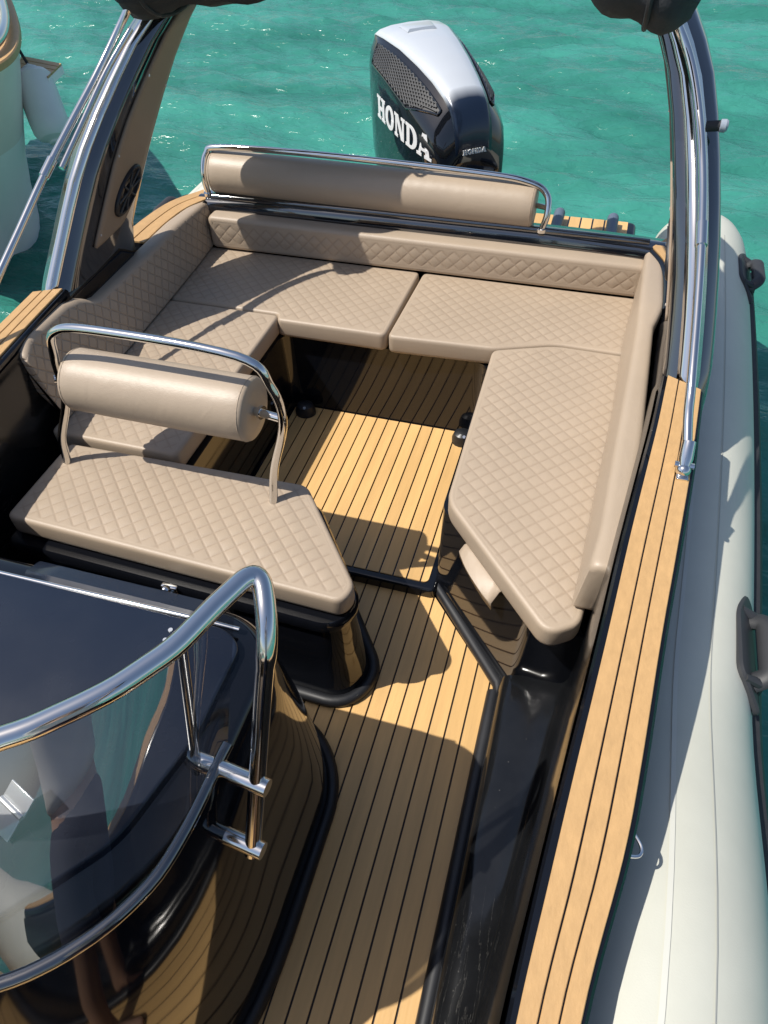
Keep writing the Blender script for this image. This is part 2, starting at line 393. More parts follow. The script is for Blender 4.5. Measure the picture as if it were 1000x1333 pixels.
def strips(name, poly, cuts, axis, z, th, m, parent, gap=0.005, angle=0.0, lip=0.0015):
    """planks cut from an outline by parallel lines, each a mesh of its own"""
    out = []
    for c0, c1 in zip(cuts[:-1], cuts[1:]):
        bm = bmesh.new(); bm.faces.new([bm.verts.new((p[0], p[1], z)) for p in poly])
        no = (1, 0, 0) if axis == 0 else (0, 1, 0)
        for c, cl in ((c0+gap/2, 'inner'), (c1-gap/2, 'outer')):
            bmesh.ops.bisect_plane(bm, geom=bm.verts[:]+bm.edges[:]+bm.faces[:], dist=1e-6, plane_co=(c if axis == 0 else 0, c if axis == 1 else 0, 0), plane_no=no, clear_inner=cl == 'inner', clear_outer=cl == 'outer')
        if not bm.faces: bm.free(); continue
        bmesh.ops.recalc_face_normals(bm, faces=bm.faces[:])
        for f in bm.faces:
            if f.normal.z < 0: f.normal_flip()
        r = bmesh.ops.extrude_face_region(bm, geom=bm.faces[:])
        vs = [e for e in r['geom'] if isinstance(e, bmesh.types.BMVert)]
        for v in vs: v.co.z += th
        out.append(from_bm(name, bm, m, parent, smooth=False))
    return out
def ribbon_block(name, A, B, z0, z1, m, parent, bev=0.0):
    """a plank between two plan curves A and B (lists of (x, y)), from z0 to z1"""
    bm = bmesh.new(); rings = []
    for (a, b) in zip(A, B):
        zz0 = z0; zz1 = z1
        d = Vector((b[0]-a[0], b[1]-a[1])).normalized()*bev
        rings.append([(a[0], a[1], zz0), (a[0], a[1], zz1-bev), (a[0]+d.x, a[1]+d.y, zz1), (b[0]-d.x, b[1]-d.y, zz1), (b[0], b[1], zz1-bev), (b[0], b[1], zz0)] if bev else [(a[0], a[1], zz0), (a[0], a[1], zz1), (b[0], b[1], zz1), (b[0], b[1], zz0)])
    loft_bm(bm, rings); return from_bm(name, bm, m, parent, auto=30)

# ================================================================== SEA
WATER_Z = -0.38
def axis(lo, hi, step, far):
    c = list(np.arange(lo, hi+1e-6, step)); s = step; a = c[0]; left = []
    while a > -far: s *= 1.22; a -= s; left.append(a)
    s = step; b = c[-1]; right = []
    while b < far: s *= 1.22; b += s; right.append(b)
    return np.array(left[::-1]+c+right)
xs = axis(-13, 4.0, .05, 900); ys = axis(0.0, 15, .05, 900)
Xg, Yg = np.meshgrid(xs, ys); Zg = np.zeros_like(Xg)
for i in range(46):
    lam = 0.16*1.095**i if i < 40 else 4+i*.2
    lam = float(np.clip(lam, .16, 5.0)); ang = math.radians(78)+rng.normal(0, .48); k = 2*math.pi/lam
    ph = rng.uniform(0, 6.28); amp = (.0105 if lam < 1.0 else .0042)*lam**0.72
    s = np.sin(k*(Xg*math.cos(ang)+Yg*math.sin(ang))+ph+.8*np.sin(Xg*.9+i)+.8*np.sin(Yg*.7+1.7*i))
    Zg += amp*(1-np.abs(s))*1.1 if i % 3 == 0 and lam < .9 else amp*s
fade = np.clip((30-np.hypot(Xg, Yg))/14, 0, 1); Zg *= fade
ny, nx = Xg.shape
verts = np.stack([Xg, Yg, Zg+WATER_Z-0.02], -1).reshape(-1, 3)
idx = np.arange(nx*ny).reshape(ny, nx)
faces = np.stack([idx[:-1, :-1], idx[:-1, 1:], idx[1:, 1:], idx[1:, :-1]], -1).reshape(-1, 4)
me = bpy.data.meshes.new('sea'); me.vertices.add(len(verts)); me.vertices.foreach_set('co', verts.ravel())
me.loops.add(faces.size); me.loops.foreach_set('vertex_index', faces.ravel())
me.polygons.add(len(faces)); me.polygons.foreach_set('loop_start', np.arange(0, faces.size, 4)); me.polygons.foreach_set('loop_total', np.full(len(faces), 4))
me.update(); me.validate()
sea = link('sea', me, 'sea_water', None, True, 0); sea['kind'] = 'structure'

# ================================================================== BOAT
boat = thing('inflatable_boat', (CX, 1.6, WATER_Z), 'black rigid inflatable boat with cream side tubes and teak decking', 'boat')
GZ = 0.80                                       # top of the teak on the gunwales
g_in = [(.06, -1.6), (.085, -.6), (.098, -.1), (.114, .177), (.135, .383), (.157, .593), (.19, .894), (.22, 1.189), (.252, 1.471), (.272, 1.65), (.291, 1.862)]
g_out = [(.10, -1.6), (.155, -.6), (.185, -.1), (.207, .203), (.252, .455), (.273, .625), (.301, .926), (.327, 1.169), (.358, 1.469), (.37, 1.63), (.384, 1.815)]
gi = [(p.x, p.y) for p in catmull([(*p, 0) for p in g_in], 6)]; go = [(p.x, p.y) for p in catmull([(*p, 0) for p in g_out], 6)]
def lerp2(A, B, t): return [(a[0]+(b[0]-a[0])*t, a[1]+(b[1]-a[1])*t) for a, b in zip(A, B)]
def mirp(A): return [(mir(a[0]), a[1]) for a in A]
for side in (0, 1):
    f = (lambda A: A) if side == 0 else mirp
    gun = ribbon_block('gunwale', f(lerp2(gi, go, -.16)), f(lerp2(gi, go, 1.12)), GZ-.045, GZ-.006, 'gelcoat', boat, .006)
    g = .016
    for t0, t1 in ((0, .335-g), (.335+g, .665-g), (.665+g, 1)):
        ribbon_block('plank', f(lerp2(gi, go, t0)), f(lerp2(gi, go, t1)), GZ-.007, GZ, 'teak_cap', gun, .0015)
    # quarter teak abaft the roll bar leg
    qi = [(.305, 2.42), (.305, 2.6), (.285, 2.75), (.235, 2.86)]; qo = [(.43, 2.42), (.42, 2.62), (.385, 2.80), (.29, 2.95)]
    qi = [(p.x, p.y) for p in catmull([(*p, 0) for p in qi], 5)]; qo = [(p.x, p.y) for p in catmull([(*p, 0) for p in qo], 5)]
    qd = ribbon_block('quarter_deck', f(lerp2(qi, qo, -.16)), f(lerp2(qi, qo, 1.08)), .655, .69, 'gelcoat', boat, .006)
    for t0, t1 in ((0, .48), (.52, 1)):
        ribbon_block('plank', f(lerp2(qi, qo, t0)), f(lerp2(qi, qo, t1)), .689, .697, 'teak_cap', qd, .0015)

# outer hull skin below the gunwale, and the inner liner (right and left)
def wall(name, rows, m, parent=boat, thick=.02):
    bm = bmesh.new(); loft_bm(bm, rows, closed=False, cap=False)
    bmesh.ops.recalc_face_normals(bm, faces=bm.faces[:])
    return from_bm(name, bm, m, parent, auto=50, fix=False)
for side in (0, 1):
    f = (lambda x: x) if side == 0 else mir
    rows = []
    ext = list(zip(gi, go))
    for a, b in ext:
        rows.append([(f(b[0]+.012), b[1], GZ-.04), (f(b[0]+.0), b[1], GZ-.12), (f(b[0]-.02), b[1], .3), (f(b[0]-.05), b[1], -.25)])
    wall('hull_side', rows, 'gelcoat')
    rows = []
    for a, b in ext:
        y = a[1]
        fx = -.02 if y > .2 else -.02+(y-.2)*.05
        if y > 1.16: fx = a[0]-.05
        lx = fx+.035; gx = a[0]-.03
        rows.append([(f(a[0]-.022), y, GZ-.028), (f(gx), y, GZ-.06), (f(gx), y, .30), (f(gx-.004), y, .20), (f(gx-.014), y, .165), (f(gx-.03), y, .152), (f((gx+lx)/2), y, .142), (f(lx+.01), y, .132), (f(lx-.008), y, .126), (f(lx-.022), y, .110), (f(lx-.030), y, .07), (f(fx-.004), y, -.01)])
    wall('cockpit_liner', rows, 'gelcoat_worn')
    # back liner behind the side cushions, and side wall up to the gunwale
    rows = []
    for y in np.linspace(1.80, 2.95, 9):
        xi = float(np.interp(y, [a[1] for a in gi]+[2.4, 2.95], [a[0] for a in gi]+[.31, .27]))
        zt = GZ-.03 if y < 2.35 else .67
        rows.append([(f(xi-.02), y, .30), (f(xi-.02), y, zt-.02), (f(xi-.01), y, zt), (f(xi+.08), y, zt), (f(xi+.10), y, zt-.05), (f(xi+.08), y, -.2)])
    wall('quarter_liner', rows, 'gelcoat')
    # inner bead along the floor edge
    bead = [(f((-.02 if y > .2 else -.02+(y-.2)*.05)-.008), y, .012) for y in np.linspace(-1.5, 1.13, 24)]
    tube('floor_bead', bead, .023, 'rubber', boat, 12)

# floor: black base, planks let into it
floor_poly = [(-.035, 1.16), (-.335, 1.49), (-.40, 1.50), (-1.45, 1.50), (-1.45, -1.5), (-.14, -1.5), (-.06, -.4), (-.035, .2)]
bm = bmesh.new(); bm.faces.new([bm.verts.new((x, y, -.006)) for x, y in [(.04, 1.2), (-.30, 1.6), (-1.5, 1.6), (-1.5, -1.6), (.04, -1.6)]])
flr = from_bm('cockpit_floor', bm, 'caulk', boat, False)
PW = .0515
x0 = -.047
strips('plank', floor_poly, [x0-PW*k for k in range(17)][::-1]+[-.030], 0, -.006, .006, 'teak', flr, .0058)
# raised floor in the seating well
MZ = .05
mat_poly = round_poly([(-.335, 1.475), (-.335, 2.30), (-1.16, 2.30), (-1.16, 1.475)], [.02, .02, .02, .02])
mat_poly = [(p.x, p.y) for p in mat_poly]
rf = prism('raised_floor', round_poly([(-.30, 1.445), (-.30, 2.36), (-1.2, 2.36), (-1.2, 1.445)], .025), -.02, MZ-.005, 'gelcoat', boat, .012)
strips('plank', mat_poly, [-.335-PW*.55-PW*k for k in range(17)][::-1]+[-.33], 0, MZ-.006, .006, 'teak', rf, .0058)

# U-shaped seat base
SEAT = 0.50; PT = .085
inner = [(-.315, 2.31), (-1.175, 2.31), (-1.175, 1.44)]
base_poly = [(.20, 1.13), (.02, 1.145), (-.315, 1.515), (-.315, 2.31), (-1.175, 2.31), (-1.175, 1.44), (-1.72, 1.44), (-1.76, 2.9), (.27, 2.9)]
bp_ = round_poly(base_poly, [.01, .025, .03, .05, .05, .02, .02, .02, .02])
bm = bmesh.new()
P = bp_ if area2(bp_) > 0 else bp_[::-1]
rings = [[(p.x, p.y, z) for p in inset(P, d)] for d, z in ((-.028, -.01), (-.026, .012), (-.004, .035), (.0, .06), (.012, SEAT-PT-.012), (.012, SEAT-PT-.004))]
loft_bm(bm, rings); from_bm('seat_base', bm, 'gelcoat', boat, auto=50)
# heavy bead where the diagonal base meets the floor
tube('floor_bead', [(-.31, 1.50, .015), (-.20, 1.375, .015), (-.02, 1.165, .015), (.0, 1.10, .015)], .022, 'rubber', boat, 10)
# rubber bumpers in the well corners
for x, y in ((-1.10, 2.255), (-.375, 2.245)):
    bm = bmesh.new(); rings = []
    for z, r in ((MZ-.001, .042), (MZ+.02, .042), (MZ+.045, .034), (MZ+.055, .02)):
        rings.append([(x+r*math.cos(a)*1.1, y+r*math.sin(a), z) for a in np.linspace(0, 2*math.pi, 18, endpoint=False)])
    loft_bm(bm, rings); b_ = from_bm('table_socket', bm, 'rubber', boat)
    tube('cap_screw', [(x+.012, y-.03, MZ+.05), (x+.012, y-.034, MZ+.056)], .007, 'stainless', b_, 8)

# transom bar behind the rear back cushion
bm = bmesh.new()
tp = []
for x in np.linspace(-1.79, .29, 14):
    u = (x-CX)/1.05; yc = 2.925-.03*u**4
    tp.append([(x, yc-.055, .60), (x, yc-.058, .675), (x, yc-.045, .692), (x, yc-.01, .700), (x, yc+.045, .692), (x, yc+.065, .66), (x, yc+.07, .30), (x, yc-.05, .30)])
loft_bm(bm, tp); from_bm('transom_bar', bm, 'arch_gloss', boat, auto=50)
tube('bar_rail', [(-1.72, 2.885, .70), (-1.2, 2.885, .703), (-.3, 2.885, .703), (.22, 2.885, .70)], .014, 'arch_gloss', boat, 12)
# swim platform with teak planks either side of the motor
for x0_, x1_ in ((-.36, .20), (mir(.20), -1.13)):
    pl = prism('swim_platform', round_poly([(x0_, 3.02), (x1_, 3.02), (x1_, 3.76), (x0_, 3.76)], .04), .26, .375, 'gelcoat', boat, .02)
    strips('plank', [(x0_+.04, 3.06), (x1_-.04, 3.06), (x1_-.04, 3.735), (x0_+.04, 3.735)], list(np.linspace(x0_+.04, x1_-.04, 9)), 0, .374, .007, 'teak', pl, .008)
    for k in (.30, .78):
        xx = x0_+(x1_-x0_)*k
        tube('roller', [(xx, 3.45, .42), (xx, 3.68, .42)], .028, 'fender_blue', pl, 12)
prism('motor_well', round_poly([(-1.16, 3.0), (-.34, 3.0), (-.34, 3.65), (-1.16, 3.65)], .03), -.3, .22, 'gelcoat', boat, .02)
prism('hull_bottom', round_poly([(-1.85, -1.6), (.34, -1.6), (.36, 3.3), (-1.88, 3.3)], .1), -.48, -.05, 'gelcoat', boat, .03)

# side tubes
TR = .232
TPOLY = np.polyfit([-1.6, -.5, .2, .5, 1, 1.5, 2, 2.6, 3.3, 3.6], [.19, .29, .350, .376, .413, .443, .470, .492, .508, .51], 4)
def tube_c(y):
    x = float(np.polyval(TPOLY, min(y, 3.6)))
    s = min(1, max(0, (1.15-y)/.95)); s = s*s*(3-2*s)
    return x, .275+.20*s
def tube_path(f, a0, a1, off, n=40, ang=0.0, rr=TR):
    return [(f(tube_c(y)[0]+(rr+off)*math.cos(ang)), y, tube_c(y)[1]+(rr+off)*math.sin(ang)) for y in np.linspace(a0, a1, n)]
for side in (0, 1):
    f = (lambda x: x) if side == 0 else mir
    path = []; rad = []
    for ph in np.linspace(math.pi/2, .06, 16):
        path.append((f(CX+(tube_c(-1.0)[0]-CX)*math.cos(ph)), -1.0-3.0*math.sin(ph), .47+.46*math.sin(ph))); rad.append(TR)
    for y in np.linspace(-1.0, 3.55, 48): path.append((f(tube_c(y)[0]), y, tube_c(y)[1])); rad.append(TR)
    for y, r in ((3.62, .228), (3.70, .214), (3.76, .192), (3.80, .165), (3.83, .12), (3.84, .02)):
        path.append((f(tube_c(3.6)[0]), y, .275)); rad.append(r)
    tb = tube('inflatable_tube', path, rad, 'pvc', boat, 48)
    # rubbing strake on the outer side
    bm = bmesh.new(); rows = []
    for y in np.linspace(-1.0, 3.45, 46):
        x, z = tube_c(y); row = []
        for a, o in ((math.radians(16), -.004), (math.radians(13), .018), (math.radians(5), .030), (math.radians(-5), .030), (math.radians(-13), .018), (math.radians(-16), -.004)):
            row.append((f(x+(TR+o)*math.cos(a)), y, z+(TR+o)*math.sin(a)))
        rows.append(row)
    loft_bm(bm, rows); from_bm('rubbing_strake', bm, 'rubber_matt', tb)
    # glued seam tapes along the tube
    for a, w in ((math.radians(93), .005), (math.radians(72), .0012)):
        bm = bmesh.new(); rows = []
        ysamp = np.linspace(-1.0, 3.55, 48)
        for y in ysamp[1:-1]:
            c0, c1 = tube_c(y-.05), tube_c(y+.05); T = Vector((c1[0]-c0[0], .1, c1[1]-c0[1])).normalized()
            Nn = (Vector((0, 0, 1))-T*T.z).normalized(); Bb = T.cross(Nn)          # Bb points outboard
            x, z = tube_c(y); row = []
            for d in (-w/TR, 0, w/TR):
                q = Vector((x, y, z))+(Bb*math.cos(a+d)+Nn*math.sin(a+d))*(TR+.0022); row.append((f(q.x), q.y, q.z))
            rows.append(row)
        loft_bm(bm, rows, closed=False, cap=False); from_bm('seam_tape', bm, 'pvc_tape' if w > .003 else 'caulk_soft', tb, auto=0)
    # moulded carry handles
    for yh in (1.22, 3.25, -.4):
        x, z = tube_c(yh); a = math.radians(38)
        n_ = Vector((math.cos(a), 0, math.sin(a))); t_ = Vector((-math.sin(a), 0, math.cos(a)))
        c = Vector((x, yh, z))+n_*TR
        def W(u, v, h):      # u along the boat, v round the tube, h out
            ang = a+v/TR; return Vector((f(x+(TR+h)*math.cos(ang)), yh+u, z+(TR+h)*math.sin(ang)))
        outl = round_poly([(-.185, -.05), (-.10, .058), (.10, .058), (.185, .01), (.14, -.058), (-.12, -.062)], .03, 5)
        bm = bmesh.new(); loft_bm(bm, [[W(p.x, p.y, h) for p in inset(outl, i)] for i, h in ((0, -.004), (0, .006), (.006, .012), (.016, .013))])
        hd = from_bm('grab_handle', bm, 'plastic_grey', tb)
        bm = bmesh.new()
        sweep_bm(bm, fillet([W(-.10, -.01, .004), W(-.085, -.01, .05), W(.085, -.01, .05), W(.10, -.01, .004)], .03), .018, 12, True, 1.5)
        for uu in (-.11, .11):
            sweep_bm(bm, [W(uu, -.045, .006), W(uu*.94, -.01, .022), W(uu, .035, .006)], [.010, .017, .010], 10)
        from_bm('grip', bm, 'plastic_grey', hd)

# stainless wire hook under the right gunwale edge
hk = atz(818, 1100, GZ-.03)
bm = bmesh.new()
sweep_bm(bm, catmull([hk+Vector(v) for v in ((-.02, .035, 0), (.0, .030, 0), (.022, .006, -.004), (.020, -.012, -.004), (-.004, -.02, 0), (-.02, -.022, 0))], 6), .0032, 8)
from_bm('wire_hook', bm, 'stainless', boat)

# ================================================================== CUSHIONS
GS = 'loose seat pads of the U-shaped lounge'
I4 = Matrix.Translation((0, 0, SEAT))
def cushion(name, poly, radii, label, M=I4, thick=PT, **kw):
    o = quilt_pad(name, poly, radii, thick, M, **kw); return tag(o, label, 'cushion', kw.get('group', GS))
def seat(poly, radii, label):
    o = quilt_pad('seat_cushion', poly, radii, PT, I4); return tag(o, label, 'cushion', GS)
seat([(-1.205, 1.44), (-1.190, 2.325), (-1.72, 2.325), (-1.70, 1.44)], .015, 'quilted beige side seat pad behind the bench with the roll, half in shadow')
seat([(-.708, 2.80), (-.722, 2.29), (-1.19, 2.29), (-1.198, 2.333), (-1.72, 2.333), (-1.76, 2.80)], [.03, .03, .015, .012, .01, .02], 'quilted beige rear seat pad crossed by the curved shadow, beside the speaker pillar')
seat([(-.694, 2.80), (.27, 2.80), (.25, 2.385), (-.06, 2.392), (-.285, 2.305), (-.713, 2.285)], [.03, .02, .01, .05, .02, .03], 'quilted beige rear seat pad wholly in sunlight, joining the long side pad')
rs = seat([(-.292, 2.297), (-.062, 2.384), (.25, 2.377), (.215, 1.62), (.165, 1.125), (.082, 1.068), (-.283, 1.475)], [.02, .05, .01, .2, .02, .05, .05], 'long quilted beige side pad with a cut-off corner beside the teak side deck')
# cloth tongue under the right pad
bm = bmesh.new(); rows = []
for t in np.linspace(0, 1, 11):
    x = -.195+.135*t; y = 1.385-.150*t; w = .016+.014*math.sin(t*2.6)
    rows.append([(x+.02, y+.018, .425), (x-.006, y-.006, .420), (x-.006-w*.8, y-.004-w, .400-.012*t-.004*math.sin(8*t)), (x-.004-w*.75, y-.004-w*.9, .378-.022*t-.006*math.cos(6*t))])
loft_bm(bm, rows, closed=False, cap=False)
o = from_bm('cloth_flap', bm, 'leather_smooth', None)
mw = Matrix.Translation(o.location); o.parent = rs; o.matrix_parent_inverse = Matrix.Translation(-rs.location)
md = o.modifiers.new('thick', 'SOLIDIFY'); md.thickness = .004

# rear back cushion: local x = boat x, local y = up the slope
def frame(o, ex, ey):
    ex = Vector(ex).normalized(); ey = Vector(ey); ey = (ey-ex*ex.dot(ey)).normalized(); ez = ex.cross(ey)
    return Matrix(((ex.x, ey.x, ez.x, o[0]), (ex.y, ey.y, ez.y, o[1]), (ex.z, ey.z, ez.z, o[2]), (0, 0, 0, 1)))
Mb = frame((-1.715, 2.775, SEAT+.004), (1, .004, 0), (0, .025, 1))
tag(quilt_pad('back_cushion', [(0, 0), (1.945, 0), (1.945, .142), (0, .152)], .012, .085, Mb, er=.022), 'long quilted beige back cushion below the rear roll and dark transom bar', 'cushion', 'back cushions of the lounge')
# side back cushions: cross-sections swept along the side
def side_back(sections, f, label, m='leather'):
    bm = bmesh.new(); rings = []
    def ring(y, ib, it, ot, ob, zt, zb, k=0.0):
        P = round_poly([(ib+k, zb+k), (ob-k, zb+k), (ot-k, zt-k), (it+k, zt-k)], [.008, .008, .026, .026], 5)
        return [(f(p.x), y, p.y) for p in P]
    n = len(sections)
    ys_ = [s[0] for s in sections]
    S = np.array(sections)
    Y = np.concatenate([[ys_[0], ys_[0]+.004, ys_[0]+.014], np.linspace(ys_[0]+.03, ys_[-1]-.02, 40), [ys_[-1]-.004, ys_[-1]]])
    for i, y in enumerate(Y):
        v = [float(np.interp(y, S[:, 0], S[:, j])) for j in range(1, 7)]
        k = {0: .016, 1: .005, 2: .001}.get(i, 0.0); k = .012 if i == len(Y)-1 else k
        rings.append(ring(y, *v, k))
    loft_bm(bm, rings); o = from_bm('back_cushion', bm, m, None, auto=50)
    return tag(o, label, 'cushion', 'back cushions of the lounge')
z0 = SEAT+.006
side_back([(1.165, .131, .146, .214, .196, .70, z0), (1.30, .140, .163, .230, .21, .705, z0), (1.62, .154, .176, .254, .235, .70, z0), (2.05, .177, .196, .262, .25, .69, z0), (2.30, .180, .206, .266, .255, .69, z0), (2.44, .182, .207, .296, .28, .69, z0), (2.87, .214, .212, .288, .27, .68, z0)], lambda x: x,
          'smooth beige side back cushion along the teak side deck, in full sun', 'leather_smooth')
m_ = mir
side_back([(1.50, .155, .200, .345, .16, .765, z0), (1.58, .160, .235, .385, .17, .785, z0), (1.80, .162, .245, .395, .18, .775, z0), (1.88, .162, .245, .375, .20, .755, z0), (1.95, .163, .240, .310, .21, .705, z0), (2.30, .175, .235, .31, .25, .70, z0), (2.60, .190, .235, .31, .26, .70, z0), (2.87, .212, .222, .29, .27, .69, z0)], mir,
          'quilted beige side back cushion in shade below the speaker pillar', 'leather_quilted_side')

# ================================================================== BENCH SEAT
bench = thing('bench_seat', (-1.03, 1.22, 0), 'quilted beige bench with a padded roll backrest on a chrome hoop', 'bench')
bpoly = [(-1.60, 1.055), (-.475, 1.022), (-.452, 1.085), (-.728, 1.428), (-1.60, 1.408)]
quilt_pad('cushion', bpoly, [.02, .06, .06, .03, .02], .082, I4, parent=bench)
P = round_poly([(-1.60, 1.03), (-.50, 1.00), (-.455, 1.09), (-.70, 1.415), (-1.60, 1.415)], [.02, .07, .08, .03, .02])
if area2(P) < 0: P = P[::-1]
bm = bmesh.new()
loft_bm(bm, [[(p.x, p.y, z) for p in inset(P, d)] for d, z in ((-.03, -.005), (-.028, .03), (-.02, .04), (-.012, .20), (.004, .36), (-.012, .37), (-.014, .405), (-.006, .414))])
from_bm('base', bm, 'gelcoat', bench, auto=45)
toe = inset(P, -.042); toe = toe+[toe[0]]
tube('floor_gasket', [(p.x, p.y, .014) for p in toe], .021, 'rubber', bench, 10)
lt = atz(232, 745, .40); lt.y = 1.005
bm = bmesh.new()
for k, (zz, r) in enumerate(((.395, .016), (.375, .020), (.355, .012), (.335, .016), (.315, .011))):
    bmesh.ops.create_uvsphere(bm, u_segments=12, v_segments=8, radius=r, matrix=Matrix.Translation((lt.x+.004*k, .985, zz+.012)))
box_bm(bm, (lt.x-.022, .992, .31), (lt.x+.03, 1.012, .412), .003)
from_bm('latch', bm, 'stainless', bench)
# hoop
hoop = [(-.803, 1.325, .498), (-.795, 1.36, .62), (-.745, 1.37, .80), (-.765, 1.375, .92), (-.85, 1.375, 1.005), (-1.28, 1.375, 1.018), (-1.42, 1.375, .99), (-1.46, 1.375, .90), (-1.475, 1.36, .75), (-1.535, 1.335, .60), (-1.545, 1.318, .498)]
tube('hoop_rail', catmull(hoop, 7), .0135, 'stainless', bench, 14)
def bolster(name, a, b, r, parent, n=40):
    a, b = Vector(a), Vector(b); d = (b-a).normalized(); L = (b-a).length
    prof = [(0, .002), (0, r*.55), (.001, r*.90), (.006, r*.975), (.014, r)]
    pr = prof+[(.05, r*1.004), (L*.25, r*1.01), (L*.5, r*1.012), (L*.75, r*1.01), (L-.05, r*1.004)]+[(L-s, q) for s, q in prof[::-1]]
    bm = bmesh.new(); sweep_bm(bm, [a+d*s for s, q in pr], [q for s, q in pr], n)
    bo = from_bm(name, bm, 'leather_smooth', parent, auto=40)
    for s in (.014, L-.014):
        bm = bmesh.new(); up = Vector((0, 0, 1)); e2 = d.cross(up).normalized(); e3 = e2.cross(d)
        ring = [a+d*s+(e2*math.cos(t)+e3*math.sin(t))*(r*1.002) for t in np.linspace(0, 2*math.pi, 33)]
        sweep_bm(bm, ring, .0012, 6, False); from_bm('piping', bm, 'leather_smooth', bo)
    return bo
bolster('bolster', (-1.445, 1.405, .80), (-.845, 1.405, .80), .096, bench)
for xa, xb in ((-.85, -.742), (-1.468, -1.50)):
    tube('pivot', [(xa, 1.40, .80), (xb, 1.375, .81)], .013, 'stainless', bench, 12)
    tube('pivot_washer', [((xa*.8+xb*.2), 1.40, .80), ((xa*.72+xb*.28), 1.398, .80)], .021, 'stainless', bench, 14)

# ================================================================== REAR BACKREST
rb = thing('rear_backrest', (-.95, 2.9, .70), 'long beige roll backrest on a chrome rail above the transom', 'backrest')
rail = [(-1.745, 2.895, .700), (-1.75, 2.895, .79), (-1.735, 2.93, .87), (-1.66, 2.94, .898), (-1.2, 2.945, .902), (-.5, 2.945, .885), (-.29, 2.94, .868), (-.215, 2.93, .83), (-.20, 2.90, .77), (-.213, 2.885, .700)]
tube('rail', catmull(rail, 7), .0135, 'stainless', rb, 14)
bolster('bolster', (-1.725, 2.955, .785), (-.255, 2.955, .765), .092, rb)
for xa, xb, zz in ((-.26, -.205, .785), (-1.72, -1.748, .80)):
    tube('pivot', [(xa, 2.95, zz-.01), (xb, 2.915, zz)], .011, 'stainless', rb, 12)
for p in (rail[0], rail[-1]):
    tube('foot_flange', [(p[0], p[1], .698), (p[0], p[1], .712)], .022, 'stainless', rb, 14)

# ================================================================== ROLL BAR
arch = thing('roll_bar', (CX, 2.2, .76), 'glossy black roll bar arch with beige panels and round speaker', 'roll bar')
F_ = np.array([(.72, .352, 1.86), (.80, .348, 1.932), (.90, .331, 2.022), (1.0, .310, 2.104), (1.1, .286, 2.185), (1.2, .258, 2.29), (1.3, .226, 2.425), (1.4, .183, 2.55), (1.5, .118, 2.69), (1.58, .03, 2.80), (1.64, -.10, 2.88), (1.67, -.30, 2.93)])
A_ = np.array([(.72, 2.38), (.80, 2.41), (1.155, 2.70), (1.42, 2.90), (1.58, 2.99), (1.67, 3.06)])
def leg_ring(z, side):
    f = (lambda x: x) if side == 0 else mir
    x = float(np.interp(z, F_[:, 0], F_[:, 1])); y0 = float(np.interp(z, F_[:, 0], F_[:, 2])); y1 = float(np.interp(z, A_[:, 0], A_[:, 1]))
    lean = 0.0
    ht = .068; pts = []
    yn = y0+.01
    for u, v in ((1, .03), (1, .0), (.95, -.018), (.84, -.030), (.45, -.058), (.10, -.074), (0, -.075), (-.10, -.074), (-.45, -.058), (-.84, -.030), (-.95, -.018), (-1, .0), (-1, .03)):
        pts.append((x+ht*u, yn+v))
    L = y1-yn
    pts += [(x-ht*.98, yn+L*.3), (x-ht*.8, yn+L*.8), (x-ht*.55, yn+L*.97), (x, y1), (x+ht*.55, yn+L*.97), (x+ht*.8, yn+L*.8), (x+ht*.98, yn+L*.3)]
    return [Vector((f(px), py, z)) for px, py in pts]
zs_ = [.70, .74, .80, .86, .92, 1.0, 1.08, 1.16, 1.24, 1.32, 1.40, 1.46, 1.52, 1.58]
